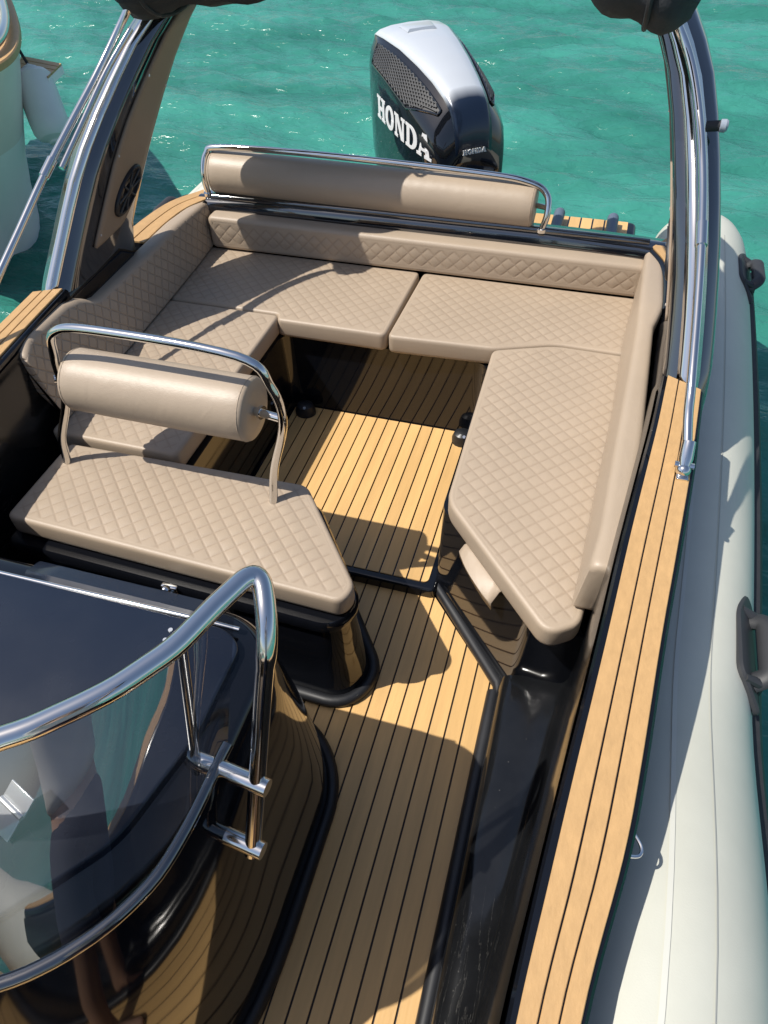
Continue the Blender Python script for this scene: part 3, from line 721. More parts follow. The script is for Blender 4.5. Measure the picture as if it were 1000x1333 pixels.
for side in (0, 1):
    bm = bmesh.new(); rings = [leg_ring(z, side) for z in zs_]
    loft_bm(bm, rings); lg = from_bm('leg', bm, 'arch_gloss', arch, auto=50)
    bm = bmesh.new()
    loft_bm(bm, [[r[k]+Vector((0, -.003, .001)) for k in range(4, 9)] for r in rings[1:]], closed=False, cap=False)
    ns = from_bm('nose_highlight', bm, 'stainless', lg, auto=60); md = ns.modifiers.new('t', 'SOLIDIFY'); md.thickness = .003; md.offset = 1  # added steel strip, stands in for the bright streak reflected in the gloss nose
    f = (lambda x: x) if side == 0 else mir
    def side_pt(z, t, off):   # a point on the inboard face, t = 0 nose .. 1 tail
        x = float(np.interp(z, F_[:, 0], F_[:, 1])); y0 = float(np.interp(z, F_[:, 0], F_[:, 2]))+.01; y1 = float(np.interp(z, A_[:, 0], A_[:, 1]))
        th = float(np.interp(t, [0, .3, .8, .97, 1], [.0682, .0672, .0552, .0382, 0]))
        return Vector((f(x-th-off), y0+(y1-y0)*t, z))
    bm = bmesh.new(); rows = []
    for z in np.concatenate([[.845, .852], np.linspace(.87, 1.46, 12)]):
        ta, tb_ = .17, .86
        if z < .852: ta, tb_ = .21, .60
        elif z < .86: ta, tb_ = .18, .66
        elif z < .93: tb_ = .66+(.86-.66)*(z-.852)/.078
        rows.append([side_pt(z, t, .005) for t in np.linspace(ta, tb_, 8)])
    loft_bm(bm, rows, closed=False, cap=False)
    pn = from_bm('inner_panel', bm, 'panel_beige', arch, auto=0)
    md = pn.modifiers.new('thick', 'SOLIDIFY'); md.thickness = .008; md.offset = 0
    for z, t in ((.88, .22), (.95, .84), (1.1, .21), (1.22, .82), (1.3, .22), (.90, .6)):
        p = side_pt(z, t, .008); q = side_pt(z, t, .012)
        tube('panel_screw', [p, q], .005, 'screw', pn, 8)
    # speaker
    c = side_pt(.955, .56, .010); ey = (side_pt(1.03, .56, .01)-side_pt(.88, .56, .01)).normalized(); ex = (side_pt(.955, .75, .01)-side_pt(.955, .35, .01)).normalized()
    nn = ex.cross(ey)
    if (nn.x > 0) == (side == 0): nn = -nn
    SR = .092
    def D(u, v, h): return c+ex*u+ey*v+nn*h
    bm = bmesh.new(); circ = np.linspace(0, 2*math.pi, 40, endpoint=False)
    loft_bm(bm, [[D(r*math.cos(a), r*math.sin(a), h) for a in circ] for r, h in ((SR, -.004), (SR, .008), (SR*.95, .014), (SR*.84, .014), (SR*.80, .004), (SR*.3, -.003), (SR*.28, .004))])
    sp_ = from_bm('speaker', bm, 'speaker_black', arch)
    for k in range(8):
        a = k*math.pi/4+.2
        d1 = Vector((math.cos(a), math.sin(a)))
        tube('grille_bar', [D(d1.x*SR*.16, d1.y*SR*.16, .010), D(d1.x*SR*.86, d1.y*SR*.86, .013)], .0045, 'plastic_grey', sp_, 8)
    bm = bmesh.new(); loft_bm(bm, [[D(r*math.cos(a), r*math.sin(a), h) for a in circ] for r, h in ((SR*.24, .004), (SR*.24, .013), (SR*.18, .018), (SR*.02, .019))]); from_bm('dome', bm, 'speaker_black', sp_)
bm = bmesh.new(); rows = []
for s in np.linspace(-1, 1, 25):
    x = CX+s*.80; z = 1.64+.05*(1-s*s)-.10*abs(s)**8; yf = 3.00+.06*(1-s*s)-.16*abs(s)**6
    rows.append([(x, yf, z-.045), (x, yf-.03, z), (x, yf, z+.04), (x, yf+.14, z+.04), (x, yf+.17, z), (x, yf+.14, z-.045)])
loft_bm(bm, rows); from_bm('cross_beam', bm, 'gelcoat', arch, auto=50)
# small side light on the outer face of the right leg
lp = aty(934, 163, 2.36)
tube('light_bracket', [lp+Vector((-.03, 0, -.005)), lp+Vector((.012, 0, 0))], .015, 'rubber_matt', arch, 10)
bm = bmesh.new(); loft_bm(bm, [[lp+Vector((.018+h, r*math.cos(a), r*math.sin(a))) for a in np.linspace(0, 2*math.pi, 16, endpoint=False)] for h, r in ((-.014, .010), (-.010, .017), (.004, .018), (.010, .014), (.013, .003))]); from_bm('side_light', bm, 'lens', arch)

# ================================================================== FOLDED CANOPY
can = thing('folded_canopy', (CX, 1.55, .80), 'dark folded canopy bundled on the roll bar with stainless support poles', 'canopy')
pole = np.array([(.335, 1.478, .845), (.322, 1.555, .90), (.315, 1.616, .95), (.301, 1.796, 1.05), (.283, 1.968, 1.15), (.259, 2.150, 1.25), (.222, 2.31, 1.35), (.172, 2.42, 1.45), (.115, 2.46, 1.53), (.06, 2.44, 1.60)])
for side in (0, 1):
    f = (lambda x: x) if side == 0 else mir
    pts = catmull([(f(x), y, z) for x, y, z in pole], 6)
    pl = tube('support_pole', pts, .0125, 'stainless', can, 14)
    i = min(range(len(pts)), key=lambda k: abs(pts[k].z-1.165))
    tube('coupling', [pts[i-1], pts[i+1]], .0165, 'stainless', pl, 14)
    p = Vector((f(.335), 1.478, .845))
    bm = bmesh.new()
    sweep_bm(bm, [p+Vector((0, -.035, -.04)), p+Vector((0, -.012, -.01)), p+Vector((0, .02, .02))], [.014, .019, .017], 12)
    sweep_bm(bm, [p+Vector((-.024, -.025, -.024)), p+Vector((.024, -.025, -.024))], .0085, 10)
    box_bm(bm, (p.x-.015, p.y-.060, GZ-.001), (p.x+.015, p.y-.008, GZ+.006), .0025)
    bmesh.ops.create_uvsphere(bm, u_segments=14, v_segments=10, radius=.019, matrix=Matrix.Translation((p.x, p.y-.034, GZ+.012)))
    from_bm('deck_fitting', bm, 'stainless', pl)
    if side: tube('inner_pole', catmull([(f(.245), 2.02, 1.16), (f(.225), 2.17, 1.25), (f(.19), 2.33, 1.36), (f(.13), 2.45, 1.46)], 6), .010, 'stainless', can, 12)
def bundle_c(s):
    z = np.interp(s, [-1, -.80, -.574, -.363, .5, .715, .823, .943, 1.0], [1.570, 1.572, 1.582, 1.70, 1.78, 1.692, 1.650, 1.612, 1.60])
    y = np.interp(s, [-1, -.90, -.826, -.574, -.363, -.1, .4, .68, 1], [2.60, 2.62, 2.69, 2.85, 3.0, 3.08, 3.05, 2.50, 2.44])
    return Vector((CX+s*(.905 if s > 0 else .95), float(y), float(z)))
bm = bmesh.new(); path = []; rad = []
for s in np.linspace(-1, 1, 81):
    e = abs(s)
    path.append(bundle_c(s)+Vector((0, 0, .005*math.sin(s*23))))
    rad.append((.096+.010*math.sin(s*17)+.006*math.sin(s*41+1))*(1 if e < .965 else max(.3, 1-(e-.965)*14)))
rings = sweep_bm(bm, path, rad, 36)
for r, c in zip(rings, path):
    for v in r: v.co.y = c.y+(v.co.y-c.y)*2.1
for r in rings:
    for k, v in enumerate(r):
        v.co += Vector((0, .004*math.sin(k*2.1+v.co.x*13), .008*math.sin(k*1.05+v.co.x*7)+.005*math.sin(k*2.3-v.co.x*19)))
from_bm('cover', bm, 'fabric', can, auto=0)
for s in (-.86, -.45, .45, .86):
    c = bundle_c(s)
    tube('strap', [c+Vector((0, math.cos(a)*.222, math.sin(a)*.106)) for a in np.linspace(0, 2*math.pi, 25)], .008, 'rubber_matt', can, 8)

# ================================================================== HELM CONSOLE
con = thing('helm_console', (-1.0, .3, 0), 'glossy black helm console with navy dash and floor gasket', 'console')
CC = -1.0
def console_ring(a, yc, bf, yr, rc, z, n=16):
    """half ellipse in front, rounded corners behind"""
    pts = []
    for t in np.linspace(0, math.pi, 2*n+1):           # from right side round the front to the left
        pts.append((CC+a*math.cos(t), yc-bf*math.sin(t)))
    for k in range(1, 7): pts.append((CC-a, yc+(yr-rc-yc)*k/7))
    for t in np.linspace(math.pi, math.pi/2, n): pts.append((CC-a+rc+rc*math.cos(t), yr-rc+rc*math.sin(t)))
    for t in np.linspace(math.pi/2, 0, n): pts.append((CC+a-rc+rc*math.cos(t), yr-rc+rc*math.sin(t)))
    for k in range(1, 7): pts.append((CC+a, yr-rc+(yc-yr+rc)*k/7))
    return [(x, y, z) for x, y in pts]
cons = [(.574, .30, .78, .875, .26, -.01), (.573, .30, .77, .87, .26, .05), (.571, .32, .74, .85, .24, .25), (.566, .35, .68, .81, .22, .50), (.562, .38, .60, .755, .19, .72), (.552, .40, .535, .715, .15, .84), (.545, .40, .525, .70, .14, .868), (.53, .40, .51, .685, .13, .88)]
bm = bmesh.new(); loft_bm(bm, [console_ring(*c) for c in cons]); from_bm('body', bm, 'gelcoat', con, auto=50)
gk = console_ring(.581, .30, .787, .882, .265, .016); tube('floor_gasket', gk+[gk[0]], .021, 'rubber', con, 10)
# dash panel and aft trims
dz = .902
dp = round_poly([(-1.46, .10), (-1.30, .04), (-.70, .04), (-.56, .22), (-.515, .42), (-.515, .615), (-.56, .645), (-1.44, .645), (-1.48, .60)], .04)
prism('dash_panel', dp, .87, dz, 'navy_panel', con, .006)
for px, py in ((222, 820), (215, 833)):
    p = atz(px, py, dz+.002); tube('screw', [(p.x, p.y, dz-.001), (p.x, p.y, dz+.003)], .0048, 'screw', con, 10)
tube('trim_strip', [(-1.46, .640, .898), (-.62, .652, .898), (-.535, .652, .896)], .0055, 'stainless', con, 10)
bm = bmesh.new(); loft_bm(bm, [[(x, .655, .85), (x, .660, .882), (x, .672, .889), (x, .712, .872), (x, .722, .83)] for x in np.linspace(-1.06, -.60, 8)], closed=False, cap=False)
hb = from_bm('dash_lip', bm, 'navy_panel', con); md = hb.modifiers.new('t', 'SOLIDIFY'); md.thickness = .012
# hinge plate on the front hatch
hp = Vector((-.70, .185, .90))
bm = bmesh.new(); hM = frame(atz(14, 1062, .93), (1, -.35, -.1), (.1, .8, .6))
box_bm(bm, (-.035, -.035, 0), (.022, .012, .004), .0015, hM); box_bm(bm, (-.030, .016, 0), (.026, .050, .004), .0015, hM)
sweep_bm(bm, [hM @ Vector((-.03, .014, .004)), hM @ Vector((.024, .014, .004))], .006, 10)
from_bm('hinge', bm, 'screw', con)

# ================================================================== WINDSCREEN
ws = thing('windscreen', (-1.0, .25, .87), 'curved clear windscreen with thick chrome top rail on the console', 'windscreen')
low_pts = [(-.462, .43, .878), (-.464, .398, .878), (-.464, .328, .878), (-.468, .259, .878), (-.480, .191, .878), (-.511, .125, .878), (-.547, .075, .878), (-.587, .034, .878), (-.631, .001, .878), (-.72, -.05, .878), (-.85, -.092, .878), (-1.0, -.105, .878)]
top_pts = [(-.440, .560, 1.20), (-.446, .545, 1.20), (-.462, .494, 1.20), (-.481, .435, 1.20), (-.506, .391, 1.20), (-.531, .352, 1.20), (-.558, .320, 1.20), (-.586, .291, 1.20), (-.613, .264, 1.20), (-.644, .240, 1.20), (-.691, .204, 1.20), (-.80, .145, 1.20), (-.90, .112, 1.20), (-1.0, .10, 1.20)]
def resample(pts, n):
    P = catmull(pts, 10); d = np.cumsum([0]+[(P[i+1]-P[i]).length for i in range(len(P)-1)]); A = np.array([p[:] for p in P])
    return [Vector([float(np.interp(t, d, A[:, j])) for j in range(3)]) for t in np.linspace(0, d[-1], n)]
def mirror_c(H): return H+[Vector((2*CC-p.x, p.y, p.z)) for p in H[::-1][1:]]
low_full = mirror_c(resample(low_pts, 46)); top_full = mirror_c(resample(top_pts, 46)); low = low_full
bm = bmesh.new(); rows = []
for a, b in zip(low, top_full):
    rows.append([a*(1-t)+b*t for t in np.linspace(0, .985, 7)])
loft_bm(bm, rows, closed=False, cap=False)
sc = from_bm('screen', bm, 'acrylic', ws, auto=0)
tr = low_full
tube('edge_trim', tr, .0115, 'arch_gloss', ws, 14)
postb = atz(328, 1108, .72)
half = fillet([Vector(v) for v in [(-.455, .517, 1.20), (-.420, .612, 1.20), (-.372, .520, 1.165), (-.380, .47, 1.05), (postb.x, postb.y, .712)]], [0, .07, .07, .05, 0], 10)
right_end = half[::-1]                                     # from the foot of the post up to the rail
railp = right_end+[p for p in top_full if -.462 > p.x > 2*CC+.462]+[Vector((2*CC-p.x, p.y, p.z)) for p in half]
tube('top_rail', railp, [.0155 if i < 12 or i > len(railp)-13 else .0175 for i in range(len(railp))], 'stainless', ws, 20)
def on_post(z):
    for a, b in zip(right_end[:-1], right_end[1:]):
        if a.z <= z <= b.z: return a+(b-a)*((z-a.z)/(b.z-a.z))
for s in (0, 1):
    fx = (lambda x: x) if s == 0 else (lambda x: 2*CC-x)
    for z in (.728, .868):
        p = on_post(z); tube('crossbar', [(fx(p.x+.022), p.y-.004, p.z), (fx(p.x-.12), p.y+.010, p.z+.004)], .0165, 'stainless', ws, 16)
    q0, q1 = on_post(.735), on_post(1.10)
    tube('inner_post', [(fx(q0.x-.105), q0.y+.008, q0.z), (fx(q1.x-.112), q1.y-.035, q1.z+.08)], .009, 'stainless', ws, 12)

# ================================================================== OUTBOARD MOTOR
TH = math.radians(38); P0 = Vector((-.695, 3.76, 0))
bk = Vector((-math.sin(TH), math.cos(TH), 0)); sd = Vector((-math.cos(TH), -math.sin(TH), 0))
motor = thing('outboard_motor', (-.85, 3.95, -.35), 'black outboard motor with silver top cowl and HONDA lettering', 'motor')
def E(x, y, z): return P0+sd*x+bk*y+Vector((0, 0, z))
K_y = [-.05, -.046, -.036, -.012, .03, .09, .2, .34, .52, .68, .80, .88, .915]
K_w = [.15, .165, .178, .192, .208, .222, .240, .252, .256, .252, .24, .205, .14]
K_zt = [.42, .60, .72, .80, .86, .90, .945, .985, 1.022, 1.038, 1.034, .99, .91]
K_tw = [.085, .088, .09, .092, .096, .102, .115, .135, .160, .185, .190, .16, .10]
K_zs = [.38, .52, .62, .68, .73, .76, .81, .855, .90, .925, .93, .90, .84]
def KI(y, K): return float(np.interp(y, K_y, K))
def sec(y, grow=0.0):
    w, zt, tw, zs = KI(y, K_w)+grow, KI(y, K_zt)+grow, KI(y, K_tw), KI(y, K_zs)
    half = [(0, zt+.012), (tw*.55, zt+.008), (tw*.9, zt-.004), (tw+.012, zt-.022), (tw+(w-tw)*.35, zt-(zt-zs)*.38), (tw+(w-tw)*.70, zt-(zt-zs)*.72), (w*.97, zs), (w, zs-.05), (w*1.0, zs*.55+.19), (w*.97, min(.45, zs-.07)), (w*.90, .30)]
    return half
ys_e = sorted(K_y+[.01, .06, .14, .27, .43, .60, .74])
bm = bmesh.new(); rings = []
for y in ys_e:
    h = sec(y); rings.append([E(x, y, z) for x, z in h]+[E(-x, y, z) for x, z in h[::-1][:-1]])
loft_bm(bm, rings); from_bm('cowl', bm, 'cowl_black', motor, auto=60)
def strip_part(name, y0, y1, i0, i1, off, m, parent, both=True, n=14):
    bm = bmesh.new(); rows = []
    for y in np.linspace(y0, y1, n):
        h = sec(y); row = [E(x, y, z+off) for x, z in h[i0:i1+1]]
        if both: row = [E(-x, y, z+off) for x, z in h[i0:i1+1][::-1]][:-1]+row
        rows.append(row)
    loft_bm(bm, rows, closed=False, cap=False)
    o = from_bm(name, bm, m, parent, auto=60); md = o.modifiers.new('t', 'SOLIDIFY'); md.thickness = .006; md.offset = 0
    return o
def fade_mat():
    m = mat('cowl_fade', (0.66, 0.69, 0.72), rough=0.28, metal=0.3, coat=0.4); nt = m.node_tree; n = nt.nodes
    tc = n.new('ShaderNodeTexCoord'); vd = n.new('ShaderNodeVectorMath'); vd.operation = 'DOT_PRODUCT'; vd.inputs[1].default_value = bk
    nt.links.new(tc.outputs['Object'], vd.inputs[0])
    mr = n.new('ShaderNodeMapRange'); d0 = P0.dot(bk); mr.inputs[1].default_value = d0+.045; mr.inputs[2].default_value = d0+.105
    rp = n.new('ShaderNodeValToRGB'); rp.color_ramp.elements[0].color = (0.012, 0.022, 0.045, 1); rp.color_ramp.elements[1].color = (0.66, 0.69, 0.72, 1)
    nt.links.new(vd.outputs['Value'], mr.inputs[0]); nt.links.new(mr.outputs[0], rp.inputs[0]); nt.links.new(rp.outputs[0], n['Principled BSDF'].inputs['Base Color'])
fade_mat()
tp_ = strip_part('top_panel', -.049, .885, 0, 3, .006, 'cowl_fade', motor, n=60)
# scoop in the silver panel
bm = bmesh.new()
def Tp(x, y, h): return E(x, y, KI(y, K_zt)+.019+h)
loft_bm(bm, [[Tp(-.085, .62, .0), Tp(-.095, .72, .004), Tp(.095, .72, .004), Tp(.085, .62, .0)], [Tp(-.07, .627, .012), Tp(-.076, .71, .010), Tp(.076, .71, .010), Tp(.07, .627, .012)]])
from_bm('scoop', bm, 'cowl_silver', tp_)
# grilles on the shoulders
def SH(y, t, side, off):
    h = [Vector(q) for q in sec(y)[3:9]]; L_ = [0]
    for q0, q1 in zip(h[:-1], h[1:]): L_.append(L_[-1]+(q1-q0).length)
    i = max(k for k in range(5) if L_[k] <= t*L_[4]+1e-9) if t < 1 else 3
    i = min(i, 3); a, b = h[i], h[i+1]; p = a+(b-a)*((t*L_[4]-L_[i])/(L_[i+1]-L_[i]))
    nrm = Vector((-(b-a).y, (b-a).x)).normalized()
    if nrm.y < 0: nrm = -nrm
    p = p+nrm*off; return E(p.x*side, y, p.y)
for side in (1, -1):
    bm = bmesh.new(); rows = []
    lim = lambda y: (.14+.35*max(0, (.12-y)/.1), .86)
    for y in np.linspace(.07, .72, 18):
        a, b = .16, .16+.66*min(1, (y-.03)/.22)
        rows.append([SH(y, a+(b-a)*t, side, .006) for t in np.linspace(0, 1, 7)])
    loft_bm(bm, rows, closed=False, cap=False); gr = from_bm('grille', bm, 'speaker_black', motor, auto=0)
    edge = [r[0] for r in rows]+rows[-1][1:]+[r[-1] for r in rows[::-1]][1:]+rows[0][::-1][1:]
    tube('grille_frame', edge, .006, 'cowl_black', gr, 8)
    bm = bmesh.new()
    for k in range(-13, 31):
        for sl_ in (1, -1):
            seg = []
            for t in np.linspace(0, 1, 14):
                y = .07+.036*k+(t*.30 if sl_ > 0 else (1-t)*.30); tt = .16+.66*t
                lim_b = .16+.66*min(1, (y-.03)/.22)
                if .075 < y < .715 and tt < lim_b-.02: seg.append(SH(y, tt, side, .009))
            if len(seg) > 1: sweep_bm(bm, seg, .0042, 5)
    from_bm('grille_mesh', bm, 'plastic_grey', gr)
# slab-serif lettering
def letters(word, place, h, m, parent, th=.004):
    S = .30; sr = .13
    def rect(a, b, c, d): return [(a, b), (c, b), (c, d), (a, d)]
    L = {}
    L['H'] = (1.05, [rect(.1, 0, .38, 1), rect(.67, 0, .95, 1), rect(.38, .42, .67, .58), rect(0, 0, .48, sr), rect(0, 1-sr, .48, 1), rect(.57, 0, 1.05, sr), rect(.57, 1-sr, 1.05, 1)])
    L['N'] = (1.10, [rect(.1, 0, .28, 1), rect(.82, 0, 1.0, 1), [(.1, 1), (.42, 1), (1.0, 0), (.70, 0)], rect(0, 0, .38, sr), rect(0, 1-sr, .3, 1), rect(.72, 1-sr, 1.1, 1)])
    L['A'] = (1.10, [[(.40, 1), (.62, 1), (.26, 0), (.10, 0)], [(.46, 1), (.70, 1), (1.02, 0), (.74, 0)], rect(.30, .26, .80, .38), rect(0, 0, .40, sr), rect(.62, 0, 1.12, sr)])
    def ring(a0, a1, cx, cy, ro, ri, n):
        out = []
        for k in range(n):
            t0 = a0+(a1-a0)*k/n; t1 = a0+(a1-a0)*(k+1)/n
            out.append([(cx+ro[0]*math.cos(t0), cy+ro[1]*math.sin(t0)), (cx+ro[0]*math.cos(t1), cy+ro[1]*math.sin(t1)), (cx+ri[0]*math.cos(t1), cy+ri[1]*math.sin(t1)), (cx+ri[0]*math.cos(t0), cy+ri[1]*math.sin(t0))])
        return out
    L['O'] = (1.0, ring(0, 2*math.pi, .5, .5, (.5, .52), (.20, .36), 24))
    L['D'] = (1.05, [rect(.1, 0, .38, 1), rect(0, 0, .5, sr), rect(0, 1-sr, .5, 1)]+ring(-math.pi/2, math.pi/2, .45, .5, (.58, .5), (.28, .37), 14))
    x = 0
    for ch in word:
        w, polys = L[ch]; bm = bmesh.new()
        if ch == 'A': x -= .13
        for i, pl_ in enumerate(polys):
            o_ = .00006*i
            loft_bm(bm, [[place((x+px)*h, py*h, d) for px, py in pl_] for d in (-.003, th+o_)])
        from_bm('letter', bm, m, parent, smooth=False); x += w+.07
    return x*h
def side_place(u, v, d):       # large lettering on the flank: reads from the tail towards the front, sloping down
    y = .655-u*.94; z = .662-u*.055+v*1.0
    w = KI(min(max(y, -.05), .9), K_w); h_ = sec(min(max(y, -.05), .9))
    zz = [q[1] for q in h_[6:]]; xx = [q[0] for q in h_[6:]]
    xw = float(np.interp(z, zz[::-1], xx[::-1]))
    return E(xw+.0005+d, y, z)
letters('HONDA', lambda u, v, d: side_place(u*1.08, v, d), .114, 'letter', motor, .0015)
def front_place(u, v, d):
    return E(.065-u, -.051-d, .66+v)
letters('HONDA', lambda u, v, d: front_place(u, v, d), .024, 'letter', motor, .002)
# lower unit, mid section and bracket
bm = bmesh.new(); loft_bm(bm, [[E(x*s, .12+y*s+o, z) for x, y in ((-.15, 0), (-.10, -.07), (.10, -.07), (.15, 0), (.14, .40), (.06, .52), (-.06, .52), (-.14, .40))] for z, s, o in ((.40, 1.0, 0), (.25, .85, .02), (.10, .6, .05), (-.5, .45, .08), (-.62, .6, .02))])
from_bm('midsection', bm, 'cowl_black', motor, auto=40)
box('clamp_bracket', (-.93, 3.60, .05), (-.58, 3.74, .42), 'gelcoat', motor, .02)

# ================================================================== NEIGHBOURING BOAT AND ITS FENDER
nb = thing('moored_yacht', (-5.2, 5.2, WATER_Z), 'white and grey yacht moored alongside with teak cap rail', 'boat')
def ny_pt(s, z):      # hull outline: bow-like end curving away from the camera
    pass
edge = [atz(-220, 215, .9), atz(-110, 130, .9), atz(-20, 92, .9), atz(20, 62, .9), atz(22, 20, .9), atz(0, -20, .9), atz(-60, -55, .9)]
crv = catmull([(p.x, p.y, 0) for p in edge], 8)
cen = Vector((crv[0].x+crv[-1].x, crv[0].y+crv[-1].y, 0))/2
def ring_at(z, s, m_=0): return [(cen.x+(p.x-cen.x)*s, cen.y+(p.y-cen.y)*s, z) for p in crv]
bm = bmesh.new(); loft_bm(bm, [ring_at(z, s) for z, s in ((WATER_Z-.3, .42), (-.2, .50), (.1, .60), (.35, .72))], closed=False, cap=False); hl = from_bm('lower_hull', bm, 'white_hull', nb)
bm = bmesh.new(); loft_bm(bm, [ring_at(z, s) for z, s in ((.35, .722), (.6, .85), (.86, .965))], closed=False, cap=False); from_bm('upper_hull', bm, 'grey_hull', nb)
bm = bmesh.new(); bm.faces.new([bm.verts.new(p) for p in ring_at(.855, .97)]); from_bm('deck', bm, 'white_hull', nb)
n = len(crv); segs = 9
for k in range(segs):
    i0 = int(k*(n-1)/segs); i1 = int((k+1)*(n-1)/segs)
    A = [(cen.x+(p.x-cen.x)*1.0, cen.y+(p.y-cen.y)*1.0) for p in crv[i0:i1+1]]; B = [(cen.x+(p.x-cen.x)*.84, cen.y+(p.y-cen.y)*.84) for p in crv[i0:i1+1]]
    ribbon_block('cap_plank', A, B, .86, .90, 'teak_cap', nb, .008)
tube('deck_rail', [(cen.x+(p.x-cen.x)*.90, cen.y+(p.y-cen.y)*.90, .95) for p in crv], .03, 'stainless', nb, 10)
# boarding platform
pq = [atz(28, 72, .62), atz(80, 82, .62), atz(62, 100, .62), atz(20, 92, .62)]
prism('boarding_platform', [(p.x, p.y) for p in pq], .56, .61, 'white_hull', nb, .01)
pa = [(p.x, p.y) for p in pq]
for t in range(4):
    q = lambda a, b, s: (a[0]+(b[0]-a[0])*s, a[1]+(b[1]-a[1])*s)
    s0, s1 = t/4+.02, (t+1)/4-.02
    A = [q(pa[0], pa[3], s0), q(pa[1], pa[2], s0)]; B = [q(pa[0], pa[3], s1), q(pa[1], pa[2], s1)]
    ribbon_block('plank', A, B, .609, .62, 'teak_cap', nb, .0)
fa, fb = aty(38, 88, 4.55), aty(74, 186, 4.35)
prof = [(0, .03), (.0, .05), (.03, .055), (.06, .10), (.12, .128), (.3, .13), (.5, .13), (.7, .13), (.85, .125), (.93, .10), (.97, .05), (1.0, .045), (1.02, .02)]
bm = bmesh.new(); sweep_bm(bm, [fa+(fb-fa)*t for t, r in prof], [r for t, r in prof], 24)
fd = from_bm('boat_fender', bm, 'fender_vinyl', None); tag(fd, 'pale grey cylindrical fender hanging against the moored yacht', 'fender')

# ================================================================== FORWARD PART OF THE BOAT (seen only as a reflection)
bow = [(CX+.86*math.cos(t), -1.7-2.0*math.sin(t)) for t in np.linspace(0, math.pi, 25)]
bd = prism('bow_locker', bow, -.05, .40, 'gelcoat', boat, .02)
bc = quilt_pad('sun_pad', [(CX+.80*math.cos(t), -1.74-1.85*math.sin(t)) for t in np.linspace(0, math.pi, 17)], .03, .08, Matrix.Translation((0, 0, .485)), quilt=False)
tag(bc, 'beige sun pad on the bow locker forward of the helm console', 'cushion')

def skin_mesh(name, nodes, edges, m, parent=None, sub=2):
    me = bpy.data.meshes.new(name); me.from_pydata([n[0] for n in nodes], edges, []); me.materials.append(MATS[m])
    o = bpy.data.objects.new(name, me); COL.objects.link(o)
    sk = o.modifiers.new('skin', 'SKIN'); sk.use_smooth_shade = True
    for v, n in zip(me.skin_vertices[0].data, nodes): v.radius = (n[1], n[2] if len(n) > 2 else n[1])
    me.skin_vertices[0].data[0].use_root = True
    su = o.modifiers.new('sub', 'SUBSURF'); su.levels = sub; su.render_levels = sub
    if parent is not None: o.parent = parent; o.matrix_parent_inverse = Matrix.Translation(-Vector(parent.location))
    return o
px_, py_ = -.12, -.34
person = thing('person', (px_, py_, 0), 'barefoot person in navy shorts and white shirt holding up a phone', 'person')
N = []; Ed = []
def nd(p, r, r2=None, par=None):
    N.append((p, r, r2 or r)); i = len(N)-1
    if par is not None: Ed.append((par, i))
    return i
pel = nd((px_, py_, .96), .135, .10)
ch = nd((px_, py_-.01, 1.22), .135, .095, nd((px_, py_, 1.08), .115, .09, pel))
up_ = nd((px_, py_-.02, 1.42), .10, .075, ch); nk = nd((px_, py_-.01, 1.52), .052, .052, up_)
hd_ = nd((px_, py_+.01, 1.64), .075, .090, nk); nd((px_, py_+.01, 1.75), .060, .075, hd_)
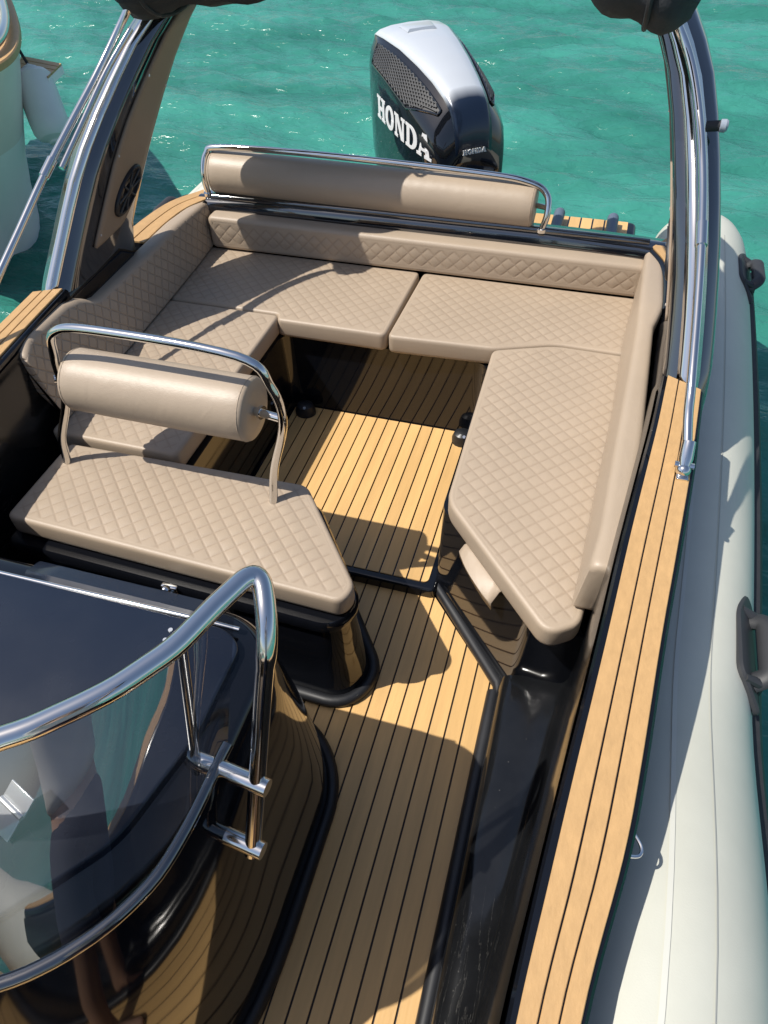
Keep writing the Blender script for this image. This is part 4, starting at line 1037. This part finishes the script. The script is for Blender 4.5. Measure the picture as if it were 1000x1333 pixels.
for sx in (1, -1):
    hip = nd((px_+.085*sx, py_, .88), .085, .085, pel); kn = nd((px_+.095*sx, py_+.025, .50), .055, .058, nd((px_+.09*sx, py_+.01, .70), .072, .075, hip))
    cf = nd((px_+.098*sx, py_-.015, .34), .050, .054, kn); an = nd((px_+.10*sx, py_-.03, .085), .034, .036, cf)
    ft = nd((px_+.105*sx, py_+.04, .045), .038, .030, an); nd((px_+.112*sx, py_+.135, .024), .036, .016, ft); nd((px_+.10*sx, py_-.07, .035), .028, .028, an)
    sh = nd((px_+.165*sx, py_-.01, 1.46), .055, .055, up_); el = nd((px_+.17*sx, py_+.12, 1.72), .040, .040, sh)
    wr = nd((.045*sx, -.095, 1.965), .027, .022, el); pm = nd((.062*sx, -.06, 2.02), .030, .014, wr)
    for k, (dx, dz_) in enumerate(((.0, .075), (.012, .066), (.018, .050), (.016, .034))):
        k1 = nd((.058*sx+dx*sx*.6, -.045, 2.03+dz_*.6), .0085, .0085, pm); nd((.046*sx, -.020, 2.035+dz_), .0075, .0075, k1)
    t1 = nd((.045*sx, -.075, 2.03), .010, .010, wr); nd((.030*sx, -.060, 2.065), .009, .009, t1)
body = skin_mesh('body', N, Ed, 'skin', person)
skin_mesh('shorts', [((px_, py_, .97), .155, .12), ((px_, py_, 1.06), .14, .11), ((px_+.088, py_, .88), .105, .105), ((px_+.098, py_+.012, .66), .105, .105), ((px_-.088, py_, .88), .105, .105), ((px_-.098, py_+.012, .66), .105, .105)], [(0, 1), (0, 2), (2, 3), (0, 4), (4, 5)], 'navy_cloth', person)
skin_mesh('shirt', [((px_, py_-.01, 1.22), .155, .115), ((px_, py_, 1.02), .155, .12), ((px_, py_-.02, 1.42), .125, .09), ((px_+.17, py_-.005, 1.47), .075, .075), ((px_+.172, py_+.075, 1.62), .062, .062), ((px_-.17, py_-.005, 1.47), .075, .075), ((px_-.172, py_+.075, 1.62), .062, .062)], [(0, 1), (0, 2), (2, 3), (3, 4), (2, 5), (5, 6)], 'white_cloth', person)
bm = bmesh.new(); bmesh.ops.create_uvsphere(bm, u_segments=20, v_segments=14, radius=.092, matrix=Matrix.Translation((px_, py_-.004, 1.715)) @ Matrix.Diagonal((.92, 1.12, .95, 1)))
from_bm('hair', bm, 'hair', person)
bm = bmesh.new(); pM = Matrix(((CR.x, CU.x, -CD.x, 0), (CR.y, CU.y, -CD.y, 0), (CR.z, CU.z, -CD.z, CAMZ), (0, 0, 0, 1)))
box_bm(bm, (-.037, -.13, .006), (.037, .025, .014), .003, pM)
tag(from_bm('smartphone', bm, 'speaker_black', None), 'slim black phone in the raised hands of the person', 'phone')

ln = tube('lanyard', catmull([fa+Vector((-.25, .05, .28)), fa+Vector((-.08, .02, .16)), fa+Vector((0, 0, .02))], 6), .010, 'rubber_matt', None, 8)
lo_ = ln.location.copy(); ln.parent = fd; ln.matrix_parent_inverse = Matrix.Translation(-fd.location)
